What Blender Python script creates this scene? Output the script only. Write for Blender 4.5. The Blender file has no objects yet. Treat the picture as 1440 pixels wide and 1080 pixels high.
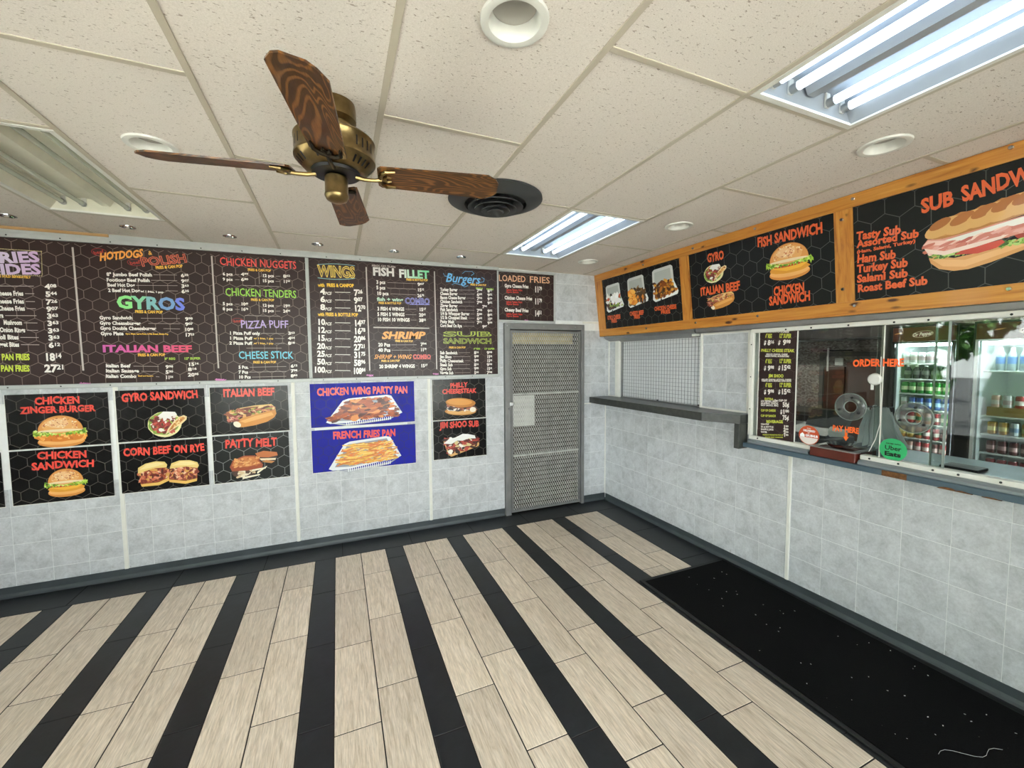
import bpy, bmesh, math, random
from mathutils import Vector, Matrix
random.seed(7)
sc = bpy.context.scene
COL = sc.collection
PI = math.pi

# ------------------------------------------------------------------ camera
CAM = Vector((-3.0042, -4.1051, 1.7063)); FPX = 581.11
_y, _p, _r = 0.399684, -0.061362, -0.007906
_f = Vector((math.sin(_y)*math.cos(_p), math.cos(_y)*math.cos(_p), math.sin(_p)))
_rt = Vector((math.cos(_y), -math.sin(_y), 0)); _up = _rt.cross(_f)
RT = _rt*math.cos(_r) + _up*math.sin(_r); UP = -_rt*math.sin(_r) + _up*math.cos(_r); FW = _f
cd = bpy.data.cameras.new('camera'); cam = bpy.data.objects.new('camera', cd); COL.objects.link(cam)
cd.sensor_width = 36; cd.lens = 36*FPX/1440; cd.clip_start = 0.05
cam.matrix_world = Matrix(((RT.x, UP.x, -FW.x, CAM.x), (RT.y, UP.y, -FW.y, CAM.y), (RT.z, UP.z, -FW.z, CAM.z), (0, 0, 0, 1)))
sc.camera = cam
# ------------------------------------------------------------------ colour management
vs = sc.view_settings; vs.view_transform = 'Standard'; vs.look = 'None'; vs.gamma = 1; vs.use_curve_mapping = False
vs.exposure = 1.68
sc.cycles.diffuse_bounces = 8; sc.cycles.max_bounces = 14; sc.cycles.transparent_max_bounces = 16
# ------------------------------------------------------------------ sky
w = bpy.data.worlds.new('World'); sc.world = w; w.use_nodes = True
wn = w.node_tree; wn.nodes.clear()
wo = wn.nodes.new('ShaderNodeOutputWorld'); wb = wn.nodes.new('ShaderNodeBackground')
wr = wn.nodes.new('ShaderNodeValToRGB'); ws = wn.nodes.new('ShaderNodeSeparateXYZ'); wt = wn.nodes.new('ShaderNodeTexCoord')
wn.links.new(wt.outputs['Generated'], ws.inputs[0]); wn.links.new(ws.outputs['Z'], wr.inputs[0])
wr.color_ramp.elements[0].color = (1, .965, 1, 1); wr.color_ramp.elements[1].color = (.84, .87, 1, 1)
wn.links.new(wr.outputs[0], wb.inputs[0]); wb.inputs[1].default_value = 4.6
wn.links.new(wb.outputs[0], wo.inputs[0])
sl = bpy.data.lights.new('sun', 'SUN'); sl.energy = 26; sl.angle = .01; sl.color = (1, .94, .93)
so = bpy.data.objects.new('sun', sl); so.rotation_euler = Vector((.45, .92, -1.95)).to_track_quat('-Z', 'Y').to_euler(); COL.objects.link(so)
def portal(name, loc, rot, sx, sy):
    l = bpy.data.lights.new(name, 'AREA'); l.shape = 'RECTANGLE'; l.size = sx; l.size_y = sy
    l.cycles.is_portal = True
    o = bpy.data.objects.new(name, l); o.location = loc; o.rotation_euler = rot; COL.objects.link(o)
portal('window_portal', (-5.96, -2.98, 1.45), (0, -PI/2, 0), 2.1, 5.35)
portal('window_portal', (-2.9, -6.05, 1.45), (PI/2, 0, 0), 4.9, 2.1)

# ------------------------------------------------------------------ materials
def lin(c):
    if isinstance(c, str):
        c = c.lstrip('#'); c = [int(c[i:i+2], 16)/255 for i in (0, 2, 4)]
    return tuple(x/12.92 if x <= .04045 else ((x+.055)/1.055)**2.4 for x in c[:3])+(1,)
MATS = {}
class M:
    """small helper around a node material"""
    def __init__(s, name, col='808080', rough=.5, metal=0, spec=.5, coat=0):
        m = bpy.data.materials.new(name); m.use_nodes = True; s.m = m; s.nt = m.node_tree
        s.b = s.nt.nodes['Principled BSDF']; s.b.inputs['Base Color'].default_value = lin(col)
        s.b.inputs['Roughness'].default_value = rough; s.b.inputs['Metallic'].default_value = metal
        s.b.inputs['Specular IOR Level'].default_value = spec; s.b.inputs['Coat Weight'].default_value = coat
        MATS[name] = m
    def n(s, t, **k):
        x = s.nt.nodes.new('ShaderNode'+t)
        for a, b in k.items():
            if a in x.inputs.keys(): x.inputs[a].default_value = b
            else: setattr(x, a, b)
        return x
    def l(s, a, b): s.nt.links.new(a, b)
    def coord(s, scale=(1, 1, 1), rnd=0, kind='Object'):
        t = s.n('TexCoord'); mp = s.n('Mapping'); mp.inputs['Scale'].default_value = scale
        s.l(t.outputs[kind], mp.inputs[0])
        if rnd:
            oi = s.n('ObjectInfo'); mu = s.n('Math', operation='MULTIPLY'); mu.inputs[1].default_value = rnd
            s.l(oi.outputs['Random'], mu.inputs[0]); cb = s.n('CombineXYZ')
            s.l(mu.outputs[0], cb.inputs[0]); s.l(mu.outputs[0], cb.inputs[1]); s.l(mu.outputs[0], cb.inputs[2])
            s.l(cb.outputs[0], mp.inputs['Location'])
        return mp.outputs[0]
    def noise(s, v, scale, detail=4, rough=.55, dist=0):
        x = s.n('TexNoise'); x.inputs['Scale'].default_value = scale; x.inputs['Detail'].default_value = detail
        x.inputs['Roughness'].default_value = rough; x.inputs['Distortion'].default_value = dist; s.l(v, x.inputs['Vector'])
        return x.outputs['Fac']
    def ramp(s, f, stops):
        r = s.n('ValToRGB'); e = r.color_ramp.elements
        while len(e) < len(stops): e.new(.5)
        for q, (p, c) in zip(e, stops): q.position = p; q.color = lin(c) if isinstance(c, str) else (c, c, c, 1)
        s.l(f, r.inputs[0]); return r.outputs[0]
    def mix(s, f, a, b, mode='MIX'):
        x = s.n('Mix', data_type='RGBA', blend_type=mode)
        for i, v in ((0, f), (6, a), (7, b)):
            if isinstance(v, (int, float)): x.inputs[i].default_value = v if i == 0 else (v, v, v, 1)
            elif isinstance(v, str): x.inputs[i].default_value = lin(v)
            else: s.l(v, x.inputs[i])
        return x.outputs[2]
    def bump(s, h, st=.3, d=.01):
        x = s.n('Bump'); x.inputs['Strength'].default_value = st; x.inputs['Distance'].default_value = d
        s.l(h, x.inputs['Height']); s.l(x.outputs[0], s.b.inputs['Normal'])
    def col(s, o): s.l(o, s.b.inputs['Base Color'])
    def vary(s, amt=.08):
        """per object brightness variation"""
        oi = s.n('ObjectInfo'); r = s.n('MapRange'); r.inputs[3].default_value = 1-amt; r.inputs[4].default_value = 1+amt
        s.l(oi.outputs['Random'], r.inputs[0]); return r.outputs[0]
def plain(name, col, rough=.5, metal=0, nscale=0, amt=.1, **k):
    m = M(name, col, rough, metal, **k)
    if nscale:
        f = m.noise(m.coord(), nscale); c = lin(col)
        d = m.ramp(f, [(.3, 1-amt), (.7, 1+amt)]); m.col(m.mix(1.0, col, d, 'MULTIPLY'))
    return m.m

# acoustic ceiling tile
m = M('acoustic_tile', 'ddd3c3', .9, spec=.2)
v = m.coord((1, 2.2, 1), 13); pit = m.ramp(m.noise(v, 75, 2, .5, .6), [(.645, 0.), (.69, 1.)])
fine = m.ramp(m.noise(m.coord((1, 1, 1), 5), 260, 2), [(.3, 'd2c9c1'), (.7, 'e2dad3')])
m.col(m.mix(pit, fine, 'a2968c')); m.bump(m.mix(pit, .5, 0.), .25, .004); TILE_C = m.m
GRID_C = plain('ceiling_grid_paint', 'b9b0a0', .5)
# laminated wall tile
m = M('wall_tile', 'aab0b2', .35, spec=.5)
v = m.coord((1, 1, 1), 9)
a = m.ramp(m.noise(v, 9, 6, .7, .4), [(.30, 'a8abae'), (.5, 'bfc2c5'), (.70, 'cdd0d3')])
b = m.ramp(m.noise(v, 70, 3, .7), [(.3, .88), (.65, 1.06)])
gm = m.n('NewGeometry'); gs_ = m.n('SeparateXYZ'); m.l(gm.outputs['Position'], gs_.inputs[0]); gr = m.n('MapRange'); gr.inputs[1].default_value = .08; gr.inputs[2].default_value = .17; gr.inputs[3].default_value = .55; gr.inputs[4].default_value = 0
m.l(gs_.outputs['Z'], gr.inputs[0]); gn = m.ramp(m.noise(gm.outputs['Position'], 22, 8, .8), [(.52, 0.), (.68, 1.)]); gmul = m.n('Math', operation='MULTIPLY'); m.l(gr.outputs[0], gmul.inputs[0]); m.l(gn, gmul.inputs[1])
m.col(m.mix(gmul.outputs[0], m.mix(1., a, b, 'MULTIPLY'), '6a645c')); WTILE = m.m
JOINT = plain('wall_joint', 'e2e4e3', .6, nscale=20, amt=.06)
TRIMW = plain('white_trim', 'dddcd4', .4, nscale=15, amt=.04)
COVE = plain('cove_base', '3a4144', .45, nscale=6, amt=.2)
# wood look floor plank
m = M('wood_plank', 'b8a58c', .38, spec=.45)
v = m.coord((9, .8, 1), 17); g = m.noise(v, 6, 7, .7, 1.2); g2 = m.noise(m.coord((60, 4, 1), 3), 3, 4, .6, .3)
c1 = m.ramp(g, [(.22, 'a9957f'), (.42, 'c9b8a3'), (.58, 'dbccb9'), (.8, 'e4d7c8')])
c2 = m.ramp(g2, [(.35, .80), (.6, 1.05)])
c = m.mix(1., c1, c2, 'MULTIPLY'); mu = m.n('Mix', data_type='RGBA', blend_type='MULTIPLY'); mu.inputs[0].default_value = 1
cb = m.n('CombineColor'); vv = m.vary(.09)
for i in range(3): m.l(vv, cb.inputs[i])
m.l(c, mu.inputs[6]); m.l(cb.outputs[0], mu.inputs[7]); m.col(mu.outputs[2]); m.bump(g2, .12, .002); PLANK = m.m
m = M('slate_tile', '26282b', .42, spec=.5)
v = m.coord((1, 1, 1), 11); m.col(m.ramp(m.noise(v, 7, 6, .7, .8), [(.3, '141617'), (.6, '1e2023'), (.8, '26292d')]))
m.bump(m.noise(v, 30, 5, .6), .2, .003); SLATE = m.m
GROUT = plain('dark_grout', '1a1513', .8, nscale=30)
# rug
m = M('rug_pile', '060606', .95, spec=.15)
v = m.coord(); sp = m.n('TexVoronoi'); sp.inputs['Scale'].default_value = 38; m.l(v, sp.inputs['Vector'])
k = m.ramp(sp.outputs['Distance'], [(.035, 1.), (.06, 0.)]); k2 = m.ramp(m.noise(v, 3.2, 5, .75), [(.56, 0.), (.63, 1.)])
kk = m.mix(1., k, k2, 'MULTIPLY'); m.col(m.mix(kk, '060606', '8c8a80')); m.bump(m.noise(v, 300, 2), .6, .004); RUG = m.m
RUBBER = plain('black_rubber', '0d0d0d', .5)
# pine
def pine(name, axis):
    m = M(name, 'c98a3c', .35, coat=.25)
    sc_ = {'x': (.5, 9, 9), 'y': (9, .5, 9), 'z': (9, 9, .5)}[axis]
    g = m.noise(m.coord(sc_, 7), 3, 5, .6, 1.0)
    c1 = m.ramp(g, [(.3, '96571c'), (.45, 'bd7a2c'), (.6, 'c98a38'), (.75, 'd69d4a')])
    vo = m.n('TexVoronoi'); vo.inputs['Scale'].default_value = 11
    ks = {'x': (.45, 1.3, 1.3), 'y': (1.3, .45, 1.3), 'z': (1.3, 1.3, .45)}[axis]
    m.l(m.coord(ks, 5), vo.inputs['Vector'])
    k = m.ramp(vo.outputs['Distance'], [(.12, 1.), (.2, 0.)]); k2 = m.ramp(m.noise(m.coord((1, 1, 1), 3), 9, 2), [(.47, 0.), (.53, 1.)])
    m.col(m.mix(m.mix(1., k, k2, 'MULTIPLY'), c1, '4a2408')); return m.m
PINE_Y = pine('knotty_pine_long', 'y'); PINE_Z = pine('knotty_pine_upright', 'z')
# oak fan blade
m = M('oak_blade', '4a2a12', .35, coat=.2)
v = m.coord((1.3, 9, 6), 4); n1 = m.noise(m.coord((1.1, 5.5, 4), 4), 2.0, 2, .4, .5); mm_ = m.n('Math', operation='MULTIPLY'); mm_.inputs[1].default_value = 120; m.l(n1, mm_.inputs[0]); sn = m.n('Math', operation='SINE'); m.l(mm_.outputs[0], sn.inputs[0])
c1 = m.ramp(sn.outputs[0], [(.0, '452a12'), (.4, '66401c'), (1., '7d5226')])
c2 = m.ramp(m.noise(m.coord((8, 160, 50)), 3, 3), [(.35, .65), (.6, 1.05)]); m.col(m.mix(1., c1, c2, 'MULTIPLY')); OAK = m.m
BRASS = plain('antique_brass', '8a7650', .30, 1, nscale=14, amt=.35)
BRASS_D = plain('dark_brass', '2a2115', .5, .7)
BLACK = plain('black_plastic', '0b0b0c', .45)
ALU = plain('brushed_aluminium', '9fa09f', .38, .75, nscale=12, amt=.1)
ALU_P = plain('painted_rail', 'b4b7b6', .4, .1, nscale=10, amt=.06)
STEEL_G = plain('grey_door_metal', '7f7f7e', .45, .35, nscale=9, amt=.12)
MESH_M = plain('expanded_metal', 'bdbdb8', .5, .3, nscale=14, amt=.2)
WHITE = plain('white_enamel', 'd9d8d2', .4, nscale=5, amt=.05)
REFL_LIT = plain('lit_grey_reflector', '8f9397', .35, nscale=7, amt=.08)  # lit troffers: colour greyed down so the glowing tubes stay distinct
REFL_UNLIT = plain('unlit_cream_reflector', 'd3d0bf', .35, nscale=7, amt=.08)  # unlit troffer: paler copy, its unlit look put into the colour
LENS = plain('frosted_lens', 'a9a69f', .25)
CHROME = plain('chrome', 'c8c8c8', .12, 1)
VENTM = plain('dark_grey_diffuser', '3b3d3e', .45, .1)
LAMIN = plain('dark_grey_laminate', '3d3f3c', .3, nscale=25, amt=.25)
COUNT = plain('blue_grey_laminate', '4a5c68', .3, nscale=12, amt=.12)
SILL = plain('satin_sill', '8f979c', .35, .5)
BARE = plain('bare_particle_board', '6a4524', .9, nscale=60, amt=.5)
TRAYW = plain('red_brown_laminate', '5b1f13', .35, nscale=14, amt=.2)
PLEXI = plain('frosted_panel', 'd8dadb', .3, nscale=3, amt=.04)
WIRE = plain('grey_wire', '5f6468', .5, .5)
GLEDGE = plain('green_glass_edge', '8d9791', .15)
def emis(name, col, st):
    m = M(name, col, .3); m.b.inputs['Emission Color'].default_value = lin(col); m.b.inputs['Emission Strength'].default_value = st; return m.m
TUBE_ON = emis('lit_tube', 'd0e8ff', 1.5)
TUBE_OFF = plain('unlit_tube', 'b9bcae', .25)
LED = emis('cooler_led', 'eef6ff', 20.0)
SPOTE = emis('spot_bulb', 'fff2d8', 1.2)
def glass(name, tint, ior=1.5, refl=1.0):
    m = bpy.data.materials.new(name); m.use_nodes = True; nt = m.node_tree; nt.nodes.clear()
    o = nt.nodes.new('ShaderNodeOutputMaterial'); mx = nt.nodes.new('ShaderNodeMixShader'); t = nt.nodes.new('ShaderNodeBsdfTransparent')
    g = nt.nodes.new('ShaderNodeBsdfGlossy'); f = nt.nodes.new('ShaderNodeFresnel'); f.inputs[0].default_value = ior
    g.inputs['Roughness'].default_value = .02; t.inputs[0].default_value = lin(tint)
    nt.links.new(f.outputs[0], mx.inputs[0]); nt.links.new(t.outputs[0], mx.inputs[1]); nt.links.new(g.outputs[0], mx.inputs[2]); nt.links.new(mx.outputs[0], o.inputs[0]); return m
GLASS = glass('window_glass', 'eef3f0', 1.5); ACRYL = glass('clear_acrylic', 'd9dcd9', 1.6); _nt = ACRYL.node_tree; _mx = [n for n in _nt.nodes if n.type == 'MIX_SHADER'][0]; _df = _nt.nodes.new('ShaderNodeBsdfTranslucent'); _df.inputs[0].default_value = (.8, .82, .82, 1)
_m2 = _nt.nodes.new('ShaderNodeMixShader'); _m2.inputs[0].default_value = .13; _d2 = _nt.nodes.new('ShaderNodeBsdfDiffuse'); _d2.inputs[0].default_value = (.75, .77, .77, 1); _m3 = _nt.nodes.new('ShaderNodeMixShader'); _nt.links.new(_df.outputs[0], _m3.inputs[1]); _nt.links.new(_d2.outputs[0], _m3.inputs[2])
_nt.links.new(_mx.outputs[0], _m2.inputs[1]); _nt.links.new(_m3.outputs[0], _m2.inputs[2]); _nt.links.new(_m2.outputs[0], [n for n in _nt.nodes if n.type == 'OUTPUT_MATERIAL'][0].inputs[0])
PLASTIC_C = glass('clear_plastic', 'c3ccd2', 1.5)
# printed vinyl: colours come from the printed artwork
def printm(name, rough, coat):
    m = M(name, 'ffffff', rough, coat=coat); a = m.n('VertexColor', layer_name='Col'); m.col(a.outputs[0]); return m.m
PRINT = printm('printed_ink', .35, .15)
def boardm(name, col, rough): 
    m = M(name, col, rough, spec=.3); f = m.ramp(m.noise(m.coord(), 4, 3), [(.3, .85), (.7, 1.1)]); m.col(m.mix(1., col, f, 'MULTIPLY')); return m.m
BROWNB = boardm('brown_menu_vinyl', '342422', .35); BLACKB = boardm('black_poster_vinyl', '151414', .2); BLUEB = boardm('blue_poster_vinyl', '000c96', .5)
GREYB = boardm('charcoal_poster_vinyl', '242625', .25); BLACKM = boardm('black_sign_vinyl', '0f0f0f', .4)
MOSAIC = None
m = M('mosaic_kitchen_tile', '5c5350', .4); v = m.coord((0, 1, 1)); 
mp = m.n('Mapping'); m.l(m.coord(), mp.inputs[0]); mp.inputs['Rotation'].default_value = (0, PI/2, 0)
sx = m.n('SeparateXYZ'); m.l(m.coord(), sx.inputs[0]); cx = m.n('CombineXYZ'); m.l(sx.outputs[1], cx.inputs[0]); m.l(sx.outputs[2], cx.inputs[1])
bk = m.n('TexBrick'); m.l(cx.outputs[0], bk.inputs[0]); bk.inputs['Scale'].default_value = 15; bk.inputs['Color1'].default_value = lin('6b5a52'); bk.inputs['Color2'].default_value = lin('b0a6a0')
bk.inputs['Mortar'].default_value = lin('958d88'); bk.inputs['Mortar Size'].default_value = .015; bk.inputs['Row Height'].default_value = .25; bk.inputs['Brick Width'].default_value = .4
m.col(bk.outputs[0]); MOSAIC = m.m
BROWN = plain('brown_door_paint', '4a2c20', .45, nscale=6, amt=.3); KDARK = plain('dark_metal_hood', '2d2624', .5, .3, nscale=5, amt=.3)
KWALL = plain('kitchen_wall_paint', '6d675f', .7, nscale=3, amt=.1); KFLOOR = plain('kitchen_floor', '463c34', .6, nscale=8, amt=.2)
PLAST = plain('drywall', 'c3c2ba', .8, nscale=4, amt=.04)
COOLW = plain('cooler_liner', 'c9d0cf', .4); COOLB = plain('cooler_black', '0e100f', .25); COOLH = boardm('cooler_header_print', '4a2410', .3)
CARD = plain('cardboard', '9c713c', .85, nscale=20, amt=.15)
LEAF = plain('outdoor_leaves', '3f6a24', .8, nscale=3, amt=.5); ASPH = plain('concrete_pavement', 'a5a29a', .9, nscale=2, amt=.15); BARK = plain('bark', '3c2c20', .9, nscale=9)
PAPER = plain('white_paper', 'd8d8d4', .7, nscale=4, amt=.05); BAGM = plain('white_plastic_bag', 'd3d7da', .4, nscale=9, amt=.12)

# ------------------------------------------------------------------ mesh builder
RWM = Matrix.Translation((-.06, 0, 0)) @ Matrix.Rotation(math.radians(1.04), 4, 'Z')   # frame of the right-hand wall
ID = Matrix.Identity(4)
class MB:
    def __init__(s): s.v = []; s.f = []; s.mi = []; s.sm = []; s.c = []; s.k = 0
    def face(s, idx, smooth=False): s.f.append(tuple(idx)); s.mi.append(s.k); s.sm.append(smooth)
    def box(s, x0, x1, y0, y1, z0, z1, bev=0):
        x0, x1 = min(x0, x1), max(x0, x1); y0, y1 = min(y0, y1), max(y0, y1); z0, z1 = min(z0, z1), max(z0, z1)
        n = len(s.v)
        if bev:
            b = min(bev, (x1-x0)/3, (y1-y0)/3, (z1-z0)/3)
            X = (x0, x0+b, x1-b, x1); Y = (y0, y0+b, y1-b, y1); Z = (z0, z0+b, z1-b, z1)
            id_ = {}
            def V(i, j, k):
                if (i, j, k) not in id_: id_[(i, j, k)] = len(s.v); s.v.append((X[i], Y[j], Z[k]))
                return id_[(i, j, k)]
            I = (1, 2)
            for k in (0, 3): s.face([V(*p) for p in ((1, 1, k), (2, 1, k), (2, 2, k), (1, 2, k))][::(1 if k else -1)])
            for k in (0, 3): s.face([V(*p) for p in ((k, 1, 1), (k, 2, 1), (k, 2, 2), (k, 1, 2))][::(1 if k else -1)])
            for k in (0, 3): s.face([V(*p) for p in ((1, k, 1), (1, k, 2), (2, k, 2), (2, k, 1))][::(1 if k else -1)])
            for a in (0, 3):
                for b_ in (0, 3):
                    a1 = 1 if a == 0 else 2; b1 = 1 if b_ == 0 else 2
                    fl = (a == 0) != (b_ == 0)
                    s.face([V(a, b1, 1), V(a1, b_, 1), V(a1, b_, 2), V(a, b1, 2)][::(-1 if fl else 1)])
                    s.face([V(1, a, b1), V(1, a1, b_), V(2, a1, b_), V(2, a, b1)][::(-1 if fl else 1)])
                    s.face([V(a, 1, b1), V(a, 2, b1), V(a1, 2, b_), V(a1, 1, b_)][::(-1 if fl else 1)])
                    for c in (0, 3):
                        c1 = 1 if c == 0 else 2
                        s.face([V(a, b1, c1), V(a1, b_, c1), V(a1, b1, c)])
        else:
            s.v += [(x, y, z) for z in (z0, z1) for y in (y0, y1) for x in (x0, x1)]
            for q in ((0, 2, 3, 1), (4, 5, 7, 6), (0, 1, 5, 4), (2, 6, 7, 3), (0, 4, 6, 2), (1, 3, 7, 5)): s.face([n+i for i in q])
        return s
    def prism(s, pts, a, b, axis='z'):
        """polygon pts extruded from a to b along axis"""
        n = len(s.v); k = len(pts)
        for t in (a, b):
            for p in pts:
                s.v.append({'z': (p[0], p[1], t), 'y': (p[0], t, p[1]), 'x': (t, p[0], p[1])}[axis])
        s.face([n+i for i in range(k)][::-1]); s.face([n+k+i for i in range(k)])
        for i in range(k): j = (i+1) % k; s.face([n+i, n+j, n+k+j, n+k+i])
        return s
    def lathe(s, prof, c, seg=32, axis='z', a0=0, a1=2*PI):
        n = len(s.v); k = len(prof); full = abs(a1-a0-2*PI) < 1e-6; cnt = seg if full else seg+1
        for i in range(cnt):
            a = a0+(a1-a0)*i/seg; ca, sa = math.cos(a), math.sin(a)
            for r, h in prof:
                if axis == 'z': s.v.append((c[0]+r*ca, c[1]+r*sa, c[2]+h))
                elif axis == 'x': s.v.append((c[0]+h, c[1]+r*ca, c[2]+r*sa))
                else: s.v.append((c[0]+r*ca, c[1]+h, c[2]+r*sa))
        for i in range(seg):
            j = (i+1) % cnt
            for q in range(k-1):
                s.face([n+i*k+q, n+j*k+q, n+j*k+q+1, n+i*k+q+1], True)
        return s
    def tube(s, pts, r, seg=8, cap=True):
        pts = [Vector(p) for p in pts]; n0 = len(s.v)
        rr = r if isinstance(r, (list, tuple)) else [r]*len(pts)
        u = None
        for i, p in enumerate(pts):
            d = (pts[min(i+1, len(pts)-1)]-pts[max(i-1, 0)]).normalized()
            if u is None: u = d.orthogonal().normalized()
            else: u = (u-d*u.dot(d)).normalized()
            v = d.cross(u)
            for k in range(seg):
                a = 2*PI*k/seg; s.v.append(tuple(p+(u*math.cos(a)+v*math.sin(a))*rr[i]))
        for i in range(len(pts)-1):
            for k in range(seg):
                k2 = (k+1) % seg; a = n0+i*seg; s.face([a+k, a+k2, a+seg+k2, a+seg+k], True)
        if cap:
            s.face([n0+k for k in range(seg)][::-1]); e = n0+(len(pts)-1)*seg; s.face([e+k for k in range(seg)])
        return s
    def quad(s, a, b, c, d): n = len(s.v); s.v += [tuple(a), tuple(b), tuple(c), tuple(d)]; s.face([n, n+1, n+2, n+3]); return s
BASE = {}
def link(o): COL.objects.link(o); return o
def mesh(name, mb, mats, off=(0, 0, 0)):
    me = bpy.data.meshes.new(name); me.from_pydata([(x-off[0], y-off[1], z-off[2]) for x, y, z in mb.v], [], mb.f)
    for m_ in (mats if isinstance(mats, (list, tuple)) else [mats]): me.materials.append(m_)
    me.polygons.foreach_set('material_index', mb.mi); me.polygons.foreach_set('use_smooth', mb.sm)
    if mb.c:
        a = me.color_attributes.new('Col', 'FLOAT_COLOR', 'CORNER'); data = []
        for f, c in zip(mb.f, mb.c): data += list(c)*len(f)
        a.data.foreach_set('color', data)
    me.update()
    if any(mb.sm): me.set_sharp_from_angle(angle=math.radians(38))
    return me
def tag(o, label=None, cat=None, group=None, kind=None):
    if label: o['label'] = label
    if cat: o['category'] = cat
    if group: o['group'] = group
    if kind: o['kind'] = kind
    return o
def thing(name, base, label, cat, group=None, fr=ID):
    o = link(bpy.data.objects.new(name, None)); o.matrix_world = fr @ Matrix.Translation(base); o.empty_display_size = .05
    BASE[o] = (Vector(base), fr); return tag(o, label, cat, group)
def part(name, mb, mats, parent, kind=None, label=None, pivot=None):
    """mesh whose coordinates are given in the frame of its thing"""
    b, fr = BASE[parent]
    p = Vector(pivot) if pivot else b
    o = link(bpy.data.objects.new(name, mesh(name, mb, mats, p))); o.parent = parent; o.location = p-b
    BASE[o] = (p, fr)
    if kind: o['kind'] = kind
    if label: o['label'] = label
    return o
def single(name, mb, mats, base, label, cat, group=None, fr=ID, kind=None):
    o = link(bpy.data.objects.new(name, mesh(name, mb, mats, base))); o.matrix_world = fr @ Matrix.Translation(base)
    BASE[o] = (Vector(base), fr); return tag(o, label, cat, group, kind)
def struct(name, mb, mats, base=(0, 0, 0), fr=ID): 
    return single(name, mb, mats, base, None, None, None, fr, 'structure')
def piece(name, me, parent, loc, scale=(1, 1, 1), rot=0):
    o = link(bpy.data.objects.new(name, me)); o.parent = parent; o.location = Vector(loc)-BASE[parent][0]; o.scale = scale
    if rot: o.rotation_euler.z = rot
    return o
def empty_struct(name, base=(0, 0, 0), fr=ID):
    o = link(bpy.data.objects.new(name, None)); o.matrix_world = fr @ Matrix.Translation(base); o['kind'] = 'structure'; BASE[o] = (Vector(base), fr); return o

H = 2.659
XL, YN = -5.9, -6.0        # left and near walls
# ================================================================== FLOOR
floor = struct('floor', MB().box(XL-.1, .3, YN-.1, .15, -.12, -.0015), GROUT)
ub = MB().box(-.5, .5, -.5, .5, -.006, 0, 0)
def unit_plank(w, l):
    return mesh('plank', MB().box(-w/2, w/2, -l/2, l/2, -.008, 0, .0015), PLANK)
cache = {}
def put_plank(x0, x1, y0, y1, mat, nm):
    g = .0029; w, l = round(x1-x0-2*g, 4), round(y1-y0-2*g, 3)
    if w < .02 or l < .02: return
    k = (w, l, mat.name)
    if k not in cache: cache[k] = mesh(nm, MB().box(-w/2, w/2, -l/2, l/2, -.008, 0, .0012), mat)
    piece(nm, cache[k], floor, ((x0+x1)/2, (y0+y1)/2, 0))
PER = .568; Y0 = -.306; YE = YN+.02
xs = [-.798-PER*k for k in range(9)]
for k, x in enumerate(xs):
    for c, first in ((0, -.92), (1, -.71)):
        a = x+.2075*c; b = a+.2075; y = Y0; nxt = first
        while y > YE:
            y2 = max(nxt, YE)
            if b > XL and a > XL: put_plank(a, b, y2, y, PLANK, 'wood_plank')
            y = nxt; nxt = y-.6165
    # dark stripe to the left of this stripe
    a = x-(PER-.415); y = Y0; off = [.31, .61, .45, .2, .55][k % 5]
    if a > XL: 
        nxt = y-off
        while y > YE: put_plank(a, x, max(nxt, YE), y, SLATE, 'dark_floor_tile'); y = nxt; nxt = y-.61
x = -.01
while x > XL: put_plank(max(x-.6, XL), x, Y0, 0, SLATE, 'dark_floor_tile'); x -= .6
y = Y0
while y > YE: put_plank(-.383, -.01, max(y-.61, YE), y, SLATE, 'dark_floor_tile'); y -= .61
# ================================================================== BACK WALL
DX0, DX1, DZ = -1.30, -.41, 2.015      # door opening
wb_ = MB().box(XL, -1.37, .0004, .12, 0, H+.1).box(-.37, .4, .0004, .12, 0, H+.1).box(-1.37, -.37, .0004, .12, 2.09, H+.1)
wall_back = struct('wall_back', wb_, JOINT)
tcache = {}
def wtile(parent, s0, s1, z0, z1, plane, axis):
    g = .0013; w, h = round(s1-s0-2*g, 3), round(z1-z0-2*g, 3)
    if w < .015 or h < .015: return
    k = (w, h, axis)
    if k not in tcache:
        tcache[k] = mesh('wall_tile', MB().box(-w/2, w/2, -.001, .006, -h/2, h/2, .0005) if axis == 'x' else MB().box(-.001, .006, -w/2, w/2, -h/2, h/2, .0005), WTILE)
    c = (s0+s1)/2
    piece('wall_tile', tcache[k], parent, (c, plane, (z0+z1)/2) if axis == 'x' else (plane, c, (z0+z1)/2))
zr = [.075, .18]+[.18+.205*k for k in range(1, 13)]
def cols(a, b, p=.2045):
    out = [b]; x = b
    while x-p > a+.02: x -= p; out.append(x)
    out.append(a); return out[::-1]
def covered(x0, x1, z0, z1):
    for a, b, c, d in ((-6, -1.43, 1.5, 2.7), (-6, -.755, 2.11, 2.64), (-3.24, -2.31, .68, 1.5), (-6, -3.41, .67, 1.5), (-2.14, -1.575, .69, 1.5)):
        if x0 >= a and x1 <= b and z0 >= c and z1 <= d: return True
    return False
for a, b in ((XL, -4.595), (-4.565, -3.385), (-3.355, -2.185), (-2.155, -1.365), (-.378, -.062)):
    cc = cols(a, b) if b > -3 else cols(a, b)
    for i in range(len(cc)-1):
        for j in range(len(zr)-1):
            if zr[j] > 2.3: continue
            z1 = zr[j+1]
            if b < -1 and z1 > 2.6: continue
            if b > -1 and zr[j+1] > 2.11: continue
            if not covered(cc[i], cc[i+1], zr[j], z1): wtile(wall_back, cc[i], cc[i+1], zr[j], z1, 0, 'x')
cc = cols(-1.40, .10)
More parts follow.
